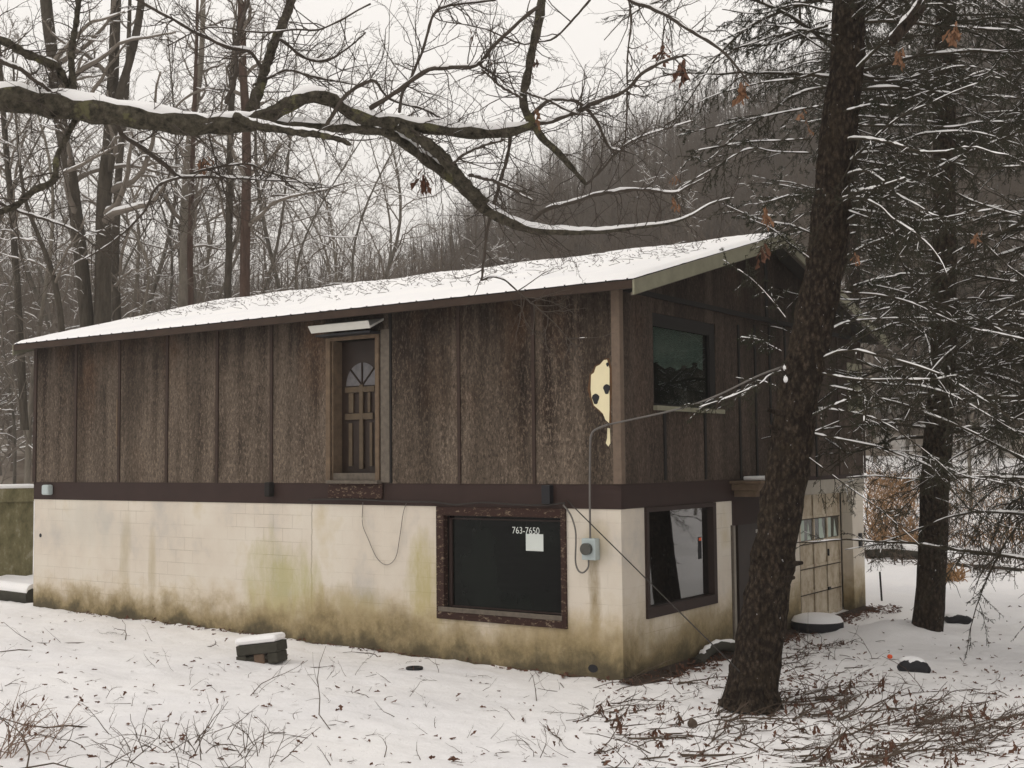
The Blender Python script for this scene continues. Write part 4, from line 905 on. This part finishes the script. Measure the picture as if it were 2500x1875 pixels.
for key, (pts, d0, d1) in limbs.items():
    n_ = 90 if key in 'AB' else 40
    P, R_ = trace(pts, d0, d1, n_); P, R_ = wob(P, R_, .06, rng)
    lo = MB().tube(P, R_, 12).build('limb', MT['oak'], oak)
    Ps, Rs = snow_on(P[None], R_[None]*.92, .032 if key in 'AB' else .014 if key == 'D' else .008, .85 if key in 'AB' else .6, .0)
    k_ = np.ones(5)/5; Rs = np.array([np.convolve(Rs[0], k_, 'same')]);
    if key in 'AB': Rs = Rs*(.95+.18*np.sin(np.arange(n_)*.9)[None])
    Rs = np.minimum(Rs, R_[None]*1.15+.001)
    if Rs.max() > .004: MB().tubes(Ps, Rs, 10, .85).build('snow', MT['snow'], lo)
    Q = cat(np.c_[P, R_], 16); vis = Q[4:] if key == 'A' else Q; Q = cat(vis, 16)
    allP.append(Q[:, :3]); allR.append(Q[:, 3]); cnt.append({'A': 34, 'B': 26}.get(key, 9))
mb = MB(); ms = MB()
for pts, d0, d1 in branches:
    P, R_ = trace(pts, d0, d1, 30); P, R_ = wob(P, R_, .22, rng); mb.tube(P, R_, 7)
    thin = R_.mean() < .006
    Ps, Rs = snow_on(P[None], R_[None], .004 if thin else .008, .7, .1 if not thin else .6); ms.tubes(Ps, Rs, 6)
    Q = cat(np.c_[P, R_], 16); allP.append(Q[:, :3]); allR.append(Q[:, 3]); cnt.append(max(6, int(np.linalg.norm(P[0]-P[-1])*9)))
mb.build('branches', MT['twig'], oak); ms.build('snow', MT['snow'], oak)
AP = np.array(allP); AR = np.array(allR)
t1, q1 = grow(AP, AR*0+.006, np.array(cnt)*2, 7, .68, .95, .2, .1, .75, .08, 1., .0022, absL=True)
t2, q2 = grow(t1, q1, 4, 6, .55, .8, .28, .05, .7, .15, .98, .0017)
t3, q3 = grow(t2, q2, 3, 4, .5, .8, .25, .05, .75, .2, .98, .0012)
mb = MB(); mb.tubes(t1, q1, 4); mb.tubes(t2, q2, 3); mb.tubes(t3, q3, 3); mb.build('twigs', MT['twig'], oak)
Ps, Rs = snow_on(t1[::3], q1[::3], .002, .5, .9); MB().tubes(Ps, Rs, 4).build('snow', MT['snow'], oak)
for (x, y, s, k, mt_n) in [(440, 368, .13, 9, 'leafo'), (916, 408, .16, 9, 'leaf'), (1432, 130, .13, 8, 'leaf'), (1475, 165, .17, 11, 'leaf'), (1605, 208, .15, 9, 'leafo'), (1160, 272, .1, 6, 'leafo'), (1655, 482, .13, 8, 'leafo'), (1648, 562, .13, 7, 'leaf'), (1065, 148, .05, 4, 'leaf'), (1155, 160, .08, 5, 'leaf'), (1458, 405, .08, 5, 'leafo'), (1456, 450, .08, 5, 'leafo'), (1392, 128, .05, 3, 'leaf'), (1730, 265, .08, 5, 'leafo'), (1748, 305, .07, 4, 'leafo'), (1850, 575, .09, 5, 'leafo'), (1022, 95, .06, 4, 'leaf'), (1945, 140, .12, 9, 'leafo'), (2062, 90, .13, 9, 'leafo'), (2110, 530, .1, 6, 'leafo')]:
    c = ov(x, y-10, 8.3); m = MB(); leaves(m, c+rng.normal(0, 1, (k*2, 3))*np.array([.013, .013, .028])+np.array([0, 0, .04]), s*.62, rng, 0, True); m.build('leaf_cluster', MT[mt_n], oak)

# ------------------------------------------------------------ spruces
def spruce_fill(trP, trR, n_, h0, h1, L0, L1, g2, side_bias=None, down=-.25):
    """whorls of drooping branches around a trunk"""
    t = np.sort(g2.uniform(h0, h1, n_)); N = len(trP); i = np.clip((t*(N-1)).astype(int), 0, N-2); f = (t*(N-1)-i)[:, None]
    p = trP[i]*(1-f)+trP[i+1]*f; az = g2.uniform(0, 2*math.pi, n_)
    if side_bias is not None: az = np.where(g2.uniform(0, 1, n_) < .65, side_bias+g2.normal(0, .8, n_), az)
    d = np.c_[np.cos(az), np.sin(az), g2.uniform(-.1, .35, n_)]; d = nrm(d)
    L = (L0+(L1-L0)*g2.uniform(0, 1, n_))*(1-.45*t); P = [p]; k = 10
    for j in range(k-1): d = nrm(d+g2.normal(0, .13, (n_, 3))+np.array([0, 0, down/(k-1)*2.2])); p = p+d*(L/(k-1))[:, None]; P.append(p)
    P = np.stack(P, 1); R_ = (.008+.007*L)[:, None]*np.linspace(1, .2, k)[None]*.8; return P, R_
def spruce_crown(t, P, R_, g2, k1=12, k2=6, nd=7, snow_t=.01, nlen=.022, nw=.0013, patch=.3, snow2=True, t0=.12, tw=.0035):
    mb = MB(); mb.tubes(P, R_, 6)
    a, ra = grow(P, R_, k1, 6, .34, .95, .15, -.12, .55, t0, .99, .0045, flat=True, drift=-.09, g=g2)
    b, rb = grow(a, ra, k2, 4, .42, .75, .16, -.16, .6, .1, .99, tw, flat=True, drift=-.1, g=g2)
    mb.tubes(a, ra, 4); mb.tubes(b, rb, 3); mb.build('branches', MT['sprucetwig'], t)
    nb = MB(); needles(a, nd*2, nlen, nw, nb, g=g2); needles(b, nd, nlen, nw, nb, g=g2); nb.build('needles', MT['needle'], t)
    ms = MB(); Pp = np.array([cat(np.c_[p, r], 28) for p, r in zip(P, R_)]); Ps, Rs = snow_on(Pp[..., :3], Pp[..., 3]*.95, snow_t, .95, patch, g=g2); ms.tubes(Ps, Rs, 6)
    if snow2:
        sel = g2.uniform(0, 1, len(a)) < .75; aa = np.array([cat(np.c_[p, r], 12) for p, r in zip(a[sel], ra[sel])]); Ps, Rs = snow_on(aa[..., :3], aa[..., 3], snow_t*.45, .95, .85, g=g2); ms.tubes(Ps, Rs, 4)
    ms.build('snow', MT['snow'], t)
def trunk_from(pts, D0, D1, n_=60):
    A_ = np.array(pts, float); D = np.linspace(D0, D1, len(A_)); P3 = np.array([at(x, y, dd) for (x, y, _), dd in zip(A_, D)]); r = A_[:, 2]/2/F_PX*D
    Q = cat(np.c_[P3, r], n_); return Q[:, :3], Q[:, 3]
def bark_trunk(P, R_, g2, name, t, mat, sides=28, amp=.05):
    V, Fq = tubes(P[None], R_[None], sides); nn = len(P); Vr = V.reshape(nn, sides, 3)
    off = g2.normal(0, amp, (nn, sides)); off = (off+np.roll(off, 1, 0)+np.roll(off, 1, 1))/1.8
    Vr = Vr+(Vr-P[:, None])*off[..., None]; return MB().add(Vr.reshape(-1, 3), Fq, True).build(name, MT[mat], t)
# the leaning spruce close to the camera
g2 = np.random.default_rng(31)
s1 = empty('spruce_tree', SP1, 'leaning spruce with scaly dark trunk standing in front of the gable wall', 'tree', 'spruce trees on the right')
tp1 = [(1835, 1730, 150), (1838, 1690, 128), (1850, 1600, 118), (1866, 1500, 112), (1885, 1380, 106), (1906, 1250, 104), (1926, 1130, 106), (1945, 1000, 104), (1961, 900, 100), (1985, 800, 98), (2005, 700, 96), (2021, 600, 96), (2031, 500, 94), (2040, 400, 92), (2050, 300, 90), (2064, 200, 84), (2070, 100, 80), (2073, 0, 78), (2078, -300, 66), (2085, -700, 45), (2090, -1100, 20)]
TP, TR = trunk_from(tp1, 13.3, 13.6, 150); TR = TR*.95*(1+.16*np.exp(-np.arange(150)/2.6)); bark_trunk(TP, TR, g2, 'trunk', s1, 'sprucebark', 44, .06)
# short snags on the trunk
m = MB()
for (x, y, x2, y2) in [(1925, 1378, 1958, 1374), (1912, 1415, 1938, 1410), (1912, 1010, 1870, 1000), (1900, 1060, 1880, 1040)]:
    m.tube(np.array([at(x, y, 13.2), at(x2, y2, 13.0)]), np.array([.04, .02]), 7)
m.build('snag', MT['spruce'], s1)
for (x, y, s) in [(1918, 925, .03), (1915, 898, .022)]:
    c = at(x, y, 13.03); th, ph = np.meshgrid(np.linspace(0, math.pi, 7), np.linspace(0, 2*math.pi, 11)[:-1], indexing='ij'); w = s*(1+g2.normal(0, .16, th.shape))
    Vv = c+(w*np.sin(th)*np.cos(ph)*(.55+.35*(th/math.pi)))[..., None]*_R+(w*1.2*np.cos(th))[..., None]*_U+(w*.9*np.sin(th)*np.sin(ph))[..., None]*_F; ix = np.arange(70).reshape(7, 10)
    m = MB(); m.add(Vv.reshape(-1, 3), np.stack([ix[:-1], ix[1:], np.roll(ix[1:], -1, 1), np.roll(ix[:-1], -1, 1)], -1).reshape(-1, 4), True); m.build('snow', MT['snow'], s1)
tr_b = [
 [(1866, 48, 7), (1938, 46, 7), (2040, 57, 6), (2211, 68, 4)], [(1822, 241, 5), (1880, 228, 6), (1931, 231, 6), (1943, 216, 4)], [(1943, 220, 4), (2006, 198, 4), (2091, 170, 3.5), (2136, 157, 3), (2163, 122, 2)],
 [(1850, 251, 4), (1972, 259, 3), (2040, 266, 2)], [(1856, 271, 5), (1972, 273, 4.5), (2057, 275, 4), (2108, 265, 3), (2200, 262, 2)], [(1835, 337, 5), (1887, 328, 5), (1955, 333, 5), (2040, 347, 5), (2108, 362, 4.5), (2230, 358, 4)],
 [(1842, 345, 5), (1904, 355, 5), (1972, 369, 5), (2023, 382, 4.5), (2057, 413, 4), (2108, 437, 4), (2150, 451, 3.5), (2230, 472, 3)], [(1835, 418, 11), (1887, 408, 8), (1958, 384, 4)], [(1829, 454, 4), (1887, 474, 4), (1945, 481, 4), (1972, 512, 3), (1972, 560, 2)],
 [(1835, 451, 4), (1904, 461, 4), (1965, 471, 4), (1996, 478, 3.5), (2074, 464, 3.5), (2146, 452, 2.5)], [(1829, 555, 7), (1870, 531, 6), (1914, 514, 5), (1945, 495, 3)],
 [(1774, 229, 4), (1699, 242, 4), (1631, 256, 3), (1562, 270, 2.5), (1460, 294, 1.5)], [(1750, 300, 4), (1682, 304, 3), (1614, 307, 2.5), (1528, 321, 2), (1494, 328, 1.5)], [(1754, 331, 4), (1672, 328, 3), (1617, 321, 3), (1545, 362, 2.5), (1480, 399, 2), (1450, 423, 1)],
 [(1750, 427, 4), (1706, 423, 3), (1665, 434, 1.5)], [(1754, 505, 4), (1713, 488, 3), (1672, 481, 3), (1624, 468, 2), (1560, 440, 1.2)], [(1750, 560, 4), (1699, 522, 3), (1668, 495, 2), (1610, 470, 1.2)],
 [(1788, 55, 6), (1733, 72, 5), (1665, 96, 4), (1597, 102, 3), (1545, 137, 2), (1497, 160, 1)], [(1795, 25, 6), (1720, 10, 4), (1640, 30, 3), (1560, 20, 2)], [(1780, 150, 5), (1720, 170, 4), (1650, 178, 3), (1560, 200, 2), (1490, 230, 1)], [(1785, 110, 4), (1700, 60, 3), (1620, 60, 2), (1560, 90, 1)],
 [(1842, 619, 4), (1887, 605, 3.5), (1941, 595, 2)], [(1815, 632, 4), (1887, 636, 4), (1928, 643, 4), (1972, 656, 4), (2040, 687, 4), (2091, 708, 4), (2143, 718, 3.5), (2230, 737, 3)], [(1780, 720, 5), (1825, 697, 4), (1866, 691, 3), (1938, 687, 2.5), (2006, 687, 2)],
 [(1770, 777, 6), (1829, 755, 5), (1887, 766, 5), (1955, 783, 5), (2033, 810, 5), (2091, 844, 4.5), (2143, 875, 4), (2230, 938, 3.5)], [(1770, 806, 5), (1853, 820, 5), (1938, 820, 4.5), (2023, 819, 4), (2085, 805, 2)],
 [(1765, 830, 4), (1835, 842, 4), (1887, 858, 4.5), (1938, 871, 5), (2006, 895, 5), (2091, 929, 5), (2143, 957, 4), (2230, 998, 3.5)], [(1835, 834, 3), (1870, 824, 3.5), (1921, 831, 3.5), (1989, 834, 3.5), (2057, 854, 3), (2126, 892, 3), (2230, 955, 2)],
 [(1745, 902, 6), (1801, 876, 5), (1863, 855, 4.5), (1867, 880, 3.5), (1866, 912, 2)], [(1866, 904, 2.5), (1907, 927, 2.5), (1914, 972, 1.5)], [(1745, 935, 5), (1835, 953, 4.5), (1904, 967, 4), (1955, 987, 4), (2006, 1005, 4), (2040, 1042, 3.5), (2091, 1097, 2.5), (2120, 1132, 1.5)],
 [(1880, 965, 3), (2006, 992, 3), (2074, 1025, 3), (2143, 1039, 2.5), (2230, 1058, 2)], [(1735, 980, 3), (1830, 1050, 2.5), (1900, 1100, 2), (1990, 1180, 1.2)], [(1760, 880, 3), (1880, 900, 3), (1980, 960, 2.5), (2080, 1050, 2), (2160, 1150, 1.5)],
 [(1690, 800, 3), (1660, 812, 3), (1640, 830, 2.5), (1575, 858, 2), (1510, 880, 1.8)], [(1700, 690, 2.5), (1660, 640, 2), (1620, 600, 1.5), (1560, 560, 1)], [(1690, 760, 2), (1640, 735, 1.5), (1600, 728, 1)],
]
P_, R__ = [], []
for i, pts in enumerate(tr_b):
    sgn = 1 if pts[-1][0] > pts[0][0] else -1
    dz = g2.uniform(-1.5, .9); A_ = np.array(pts, float); nn = len(A_); D = 13.3+dz*np.linspace(0, 1, nn)
    P3 = np.array([ov(x, y, dd) for (x, y, _), dd in zip(A_, D)]); r = A_[:, 2]*.8*1.1302/F_PX*D*.62; Q = cat(np.c_[P3, r], 12); P_.append(Q[:, :3]); R__.append(np.maximum(Q[:, 3], .003))
P_ = np.array(P_); R__ = np.array(R__)
fp1, fr1 = spruce_fill(TP[60:], TR[60:], 50, .2, .8, 2.0, 3.6, g2)
azR = math.atan2(_R0[1], _R0[0]); st_ = np.random.default_rng(32); fp2, fr2 = spruce_fill(TP[60:], TR[60:], 34, 0., .25, 2.0, 3.4, st_)
rt_ = ((fp2[:, -1]-fp2[:, 0])@_R) > .3; fp2, fr2 = fp2[rt_], fr2[rt_]
fp, fr_ = np.concatenate([fp1, fp2]), np.concatenate([fr1, fr2])
spruce_crown(s1, np.concatenate([P_, np.array([cat(np.c_[p, r], 12)[:, :3] for p, r in zip(fp, fr_)])]), np.concatenate([R__, np.array([cat(np.c_[p, r], 12)[:, 3] for p, r in zip(fp, fr_)])]), g2, 20, 9, 8, .010, .028, .0028, tw=.003)
# broken oak-like stub leaning through the crown
P, R_ = trace([(1925, 92, 12), (1950, 62, 13), (1978, 30, 13), (2010, -20, 13), (2060, -90, 13)], 12.4, 12.6, 20)
lb = MB().tube(P, R_, 10).build('broken_branch', MT['spruce'], s1); Ps, Rs = snow_on(P[None], R_[None], .01, 1.2, 0.); Ps = Ps-_R*.035; MB().tubes(Ps, Rs*.7, 8).build('snow', MT['snow'], lb)
# cable from the house corner to the spruce trunk
P = cat([front(1487, 1036, -.05), at(1650, 1000, 14.7), at(1745, 968, 14.2), at(1850, 918, 13.6), at(1912, 895, 13.25)], 40)
tag(MB().tube(P, .012, 6).build('service_cable', MT['cable']), 'grey cable strung from the house corner to the leaning spruce trunk', 'cable')
# the farther spruces
R0v = _R0; rb = math.atan2(R0v[1], R0v[0])
def far_spruce(pts, D, label, seed, nb, k1, k2, nd, L0, L1, h0=.1, first=False):
    g3 = np.random.default_rng(seed); p = at(pts[0][0], pts[0][1], D); t = empty('spruce_tree', (p[0], p[1], gz(p[0], p[1])), label, 'tree', 'spruce trees on the right')
    P, R_ = trunk_from(pts, D, D, 60); bark_trunk(P, R_, g3, 'trunk', t, 'sprucebark', 20, .05)
    Pb, Rb = spruce_fill(P, R_, nb, h0, .97, L0, L1, g3); spruce_crown(t, Pb, Rb, g3, k1, k2, nd, .008, .035*D/16, .0034*D/16, .6, tw=.0045*D/16); return t
far_spruce([(2266, 1600, 84), (2262, 1560, 76), (2275, 1400, 72), (2282, 1200, 68), (2298, 950, 64), (2305, 700, 58), (2305, 350, 52), (2310, 0, 46), (2315, -400, 30), (2320, -900, 8)], 18.2, 'upright spruce with snow drifted against its base, right of the garage', 41, 104, 18, 9, 7, 2.4, 4.2, .19)
edge_spruce = far_spruce([(2660, 1640, 90), (2650, 1300, 80), (2650, 800, 70), (2655, 300, 55), (2660, -300, 30), (2660, -800, 8)], 15.5, 'spruce at the right edge whose drooping branches reach into the picture', 42, 100, 18, 9, 7, 2.6, 4.6, .1)
far_spruce([(2640, 1480, 50), (2640, 1100, 46), (2645, 700, 40), (2650, 200, 28), (2650, -200, 8)], 22., 'dense dark spruce standing behind the upright spruce', 43, 110, 15, 8, 5, 2.8, 4.8, .28)
far_spruce([(2075, 1440, 40), (2078, 1000, 36), (2085, 600, 30), (2090, 100, 20), (2090, -200, 6)], 30., 'dark spruce seen above the far corner of the roof', 44, 110, 14, 8, 5, 2.8, 4.8, .4)

for x_, y_, a_, w_ in ((11., 19., 1., 'nearest of three spruces standing in the yard beyond the right edge'), (16.5, 27., 2.5, 'rightmost of three spruces standing in the yard beyond the right edge'), (9.5, 30., 4., 'farthest of three spruces standing in the yard beyond the right edge')):
    o = copy_tree(edge_spruce); o.location = (x_, y_, float(gz(x_, y_))); o.rotation_euler = (0, 0, a_); o['label'] = w_

# ------------------------------------------------------------ bare trees behind the house
def bare_tree(name, P, R_, t, g3, bark_mat, k=(16, 7, 5), Ls=(.33, .42, .42), snow=True, t0=.3, rm=.006):
    bark_trunk(P, R_, g3, 'trunk', t, bark_mat, 12, .03)
    Q = cat(np.c_[P, R_], 14)[None]; A_, B_ = Q[..., :3], Q[..., 3]
    a, ra = grow(A_, B_, k[0], 11, Ls[0], .9, .2, .2, .5, t0, .98, rm*2, drift=.02, g=g3)
    b, rb = grow(a, ra, k[1], 8, Ls[1], .85, .22, .08, .55, .1, .98, rm*1.3, drift=-.01, g=g3)
    c_, rc = grow(b, rb, k[2], 5, Ls[2], .8, .22, .02, .6, .1, .98, rm, g=g3)
    mb = MB(); mb.tubes(a, ra, 5); mb.tubes(b, rb, 4); mb.tubes(c_, rc, 3); mb.build('crown', MT['bgtwig'], t)
    if snow:
        ms = MB(); Ps, Rs = snow_on(a, ra, .03, .9, .2, g=g3); ms.tubes(Ps, Rs, 4); Ps, Rs = snow_on(b, rb, .024, .85, .4, g=g3); ms.tubes(Ps, Rs, 3); ms.build('snow', MT['snow'], t)
traced = [
 ([(222, 1000, 34), (218, 850, 34), (211, 770, 34), (196, 617, 33), (172, 424, 30), (152, 328, 32), (131, 154, 30), (116, 39, 28), (100, -150, 24), (90, -500, 12)], 31, 'bgbark', 'left stem of the dark forked pair of trunks behind the roof'),
 ([(246, 1000, 46), (248, 850, 44), (250, 770, 42), (252, 636, 40), (255, 463, 34), (266, 347, 30), (276, 193, 27), (283, 0, 24), (290, -300, 16), (300, -600, 8)], 31, 'bgbark', 'right stem of the dark forked pair of trunks behind the roof'),
 ([(270, 420, 14), (286, 260, 20), (320, 135, 19), (340, 39, 18), (350, -80, 14), (360, -300, 6)], 30.8, 'bgbark', None),
 ([(556, 1000, 20), (556, 720, 17), (559, 617, 17), (563, 310, 16), (572, 150, 15), (590, 0, 14), (600, -300, 8)], 33, 'bgbark', 'slim dark trunk left of the reddish trunk'),
 ([(598, 1000, 26), (598, 720, 25), (598, 636, 24), (602, 347, 22), (592, 150, 20), (590, -50, 18), (590, -400, 8)], 32, 'bgred', 'reddish brown trunk rising above the middle of the roof'),
 ([(440, 1000, 24), (446, 760, 24), (450, 640, 23), (455, 444, 20), (467, 316, 18), (490, 160, 14), (500, -100, 8)], 40, 'bgpale', 'pale grey trunk left of the slim dark trunk'),
 ([(466, 1000, 16), (466, 740, 15), (464, 600, 14), (470, 400, 12), (480, 100, 8), (484, -100, 5)], 38, 'bgred', 'narrow reddish trunk just right of the pale trunk'),
 ([(156, 1000, 17), (150, 797, 15), (135, 700, 14), (122, 650, 13), (100, 590, 11), (60, 480, 9), (40, 300, 6), (30, 100, 4)], 30, 'bgbark', 'slender trunk leaning left beside the forked pair'),
 ([(286, 1000, 24), (285, 775, 22), (281, 630, 20), (290, 420, 17), (310, 200, 13), (320, -100, 6)], 36, 'bgbark', 'snow flecked trunk directly behind the right forked stem'),
 ([(60, 1050, 20), (50, 850, 18), (35, 600, 16), (10, 300, 13), (-10, 0, 8)], 36, 'bgbark', 'grey trunk near the left edge of the picture'),
]
prev = None
for i, (pts, D, bm, lab) in enumerate(traced):
    g3 = np.random.default_rng(100+i); P, R_ = trunk_from(pts, D, D, 40)
    if lab is None:
        bark_trunk(P, R_, g3, 'stem', prev, bm, 12, .03); continue
    t = empty('bare_tree', (P[0][0], P[0][1], gz(P[0][0], P[0][1])), lab, 'tree', 'bare trees behind the house')
    bare_tree('bare_tree', P, R_, t, g3, bm, (16, 8, 6), (.3, .42, .45), True, .25, .005)
    if i == 1: prev = t
protos = []
for i in range(6):
    g3 = np.random.default_rng(200+i); H = 15+i % 3; c = np.array([300.+i*40, 300., 0.])*0
    P = cat([(0, 0, -.6), (g3.normal(0, .2), g3.normal(0, .2), H*.3), (g3.normal(0, 1.), g3.normal(0, 1.), H*.65), (g3.normal(0, 1.8), g3.normal(0, 1.8), H)], 24); R_ = np.linspace(.085+.02*(i % 3), .012, 24)
    t = empty('bare_tree', (0, 0, 0), 'thin bare tree in the dense grey wood beyond the house', 'tree', 'thin bare trees beyond the house')
    bare_tree('bare_tree', P, R_, t, g3, ('bgfar', 'bgpale', 'bgfar')[i % 3], (22, 9, 5), (.36, .42, .45), i % 2 == 0, .1, .006); protos.append(t)
g3 = np.random.default_rng(300); n_ = 0
spots = [(x, g3.uniform(36, 62)) for x in np.linspace(-120, 900, 38)+g3.normal(0, 14, 38)] + [(x, g3.uniform(52, 74)) for x in np.linspace(600, 1500, 12)] + [(x, g3.uniform(40, 60)) for x in np.linspace(1750, 2600, 12)] + [(x, g3.uniform(34, 55)) for x in np.linspace(3050, 6500, 16)]
for px_, D in spots:
    p = at(px_, 1150, D); o = protos[n_] if n_ < 6 else copy_tree(protos[n_ % 6])
    o.location = (p[0], p[1], float(gz(p[0], p[1]))); o.rotation_euler = (0, 0, g3.uniform(0, 6.28)); s = g3.uniform(.75, 1.1) if px_ < 900 else g3.uniform(.6, .8); o.scale = (s, s, s); n_ += 1
    o['label'] = 'thin bare tree in the dense grey wood left of the hillside' if px_ < 950 and D < 63 else 'small bare tree standing low on the slope above the roof' if px_ < 1600 else 'bare tree in the far field behind the spruces'
    o['group'] = 'bare trees in the wood on the left' if px_ < 950 and D < 63 else 'bare trees on the slope' if px_ < 1600 else 'bare trees behind the spruces'
    if px_ > 2900: o['label'] = 'bare tree in the open field beyond the right edge of the picture'; o['group'] = 'bare trees beyond the right edge'

# ------------------------------------------------------------ snowy air
hz = MB().box((-640, -640, -3), (640, 640, 95))
mh = bpy.data.materials.new('snowy air'); mh.use_nodes = True; th_ = mh.node_tree; th_.nodes.clear()
oh = th_.nodes.new('ShaderNodeOutputMaterial'); pv = th_.nodes.new('ShaderNodeVolumePrincipled')
pv.inputs['Density'].default_value = .0014; pv.inputs['Color'].default_value = (.95, .93, .9, 1); pv.inputs['Anisotropy'].default_value = .1
th_.links.new(pv.outputs[0], oh.inputs['Volume'])
tag(hz.build('haze', mh), kind='stuff')
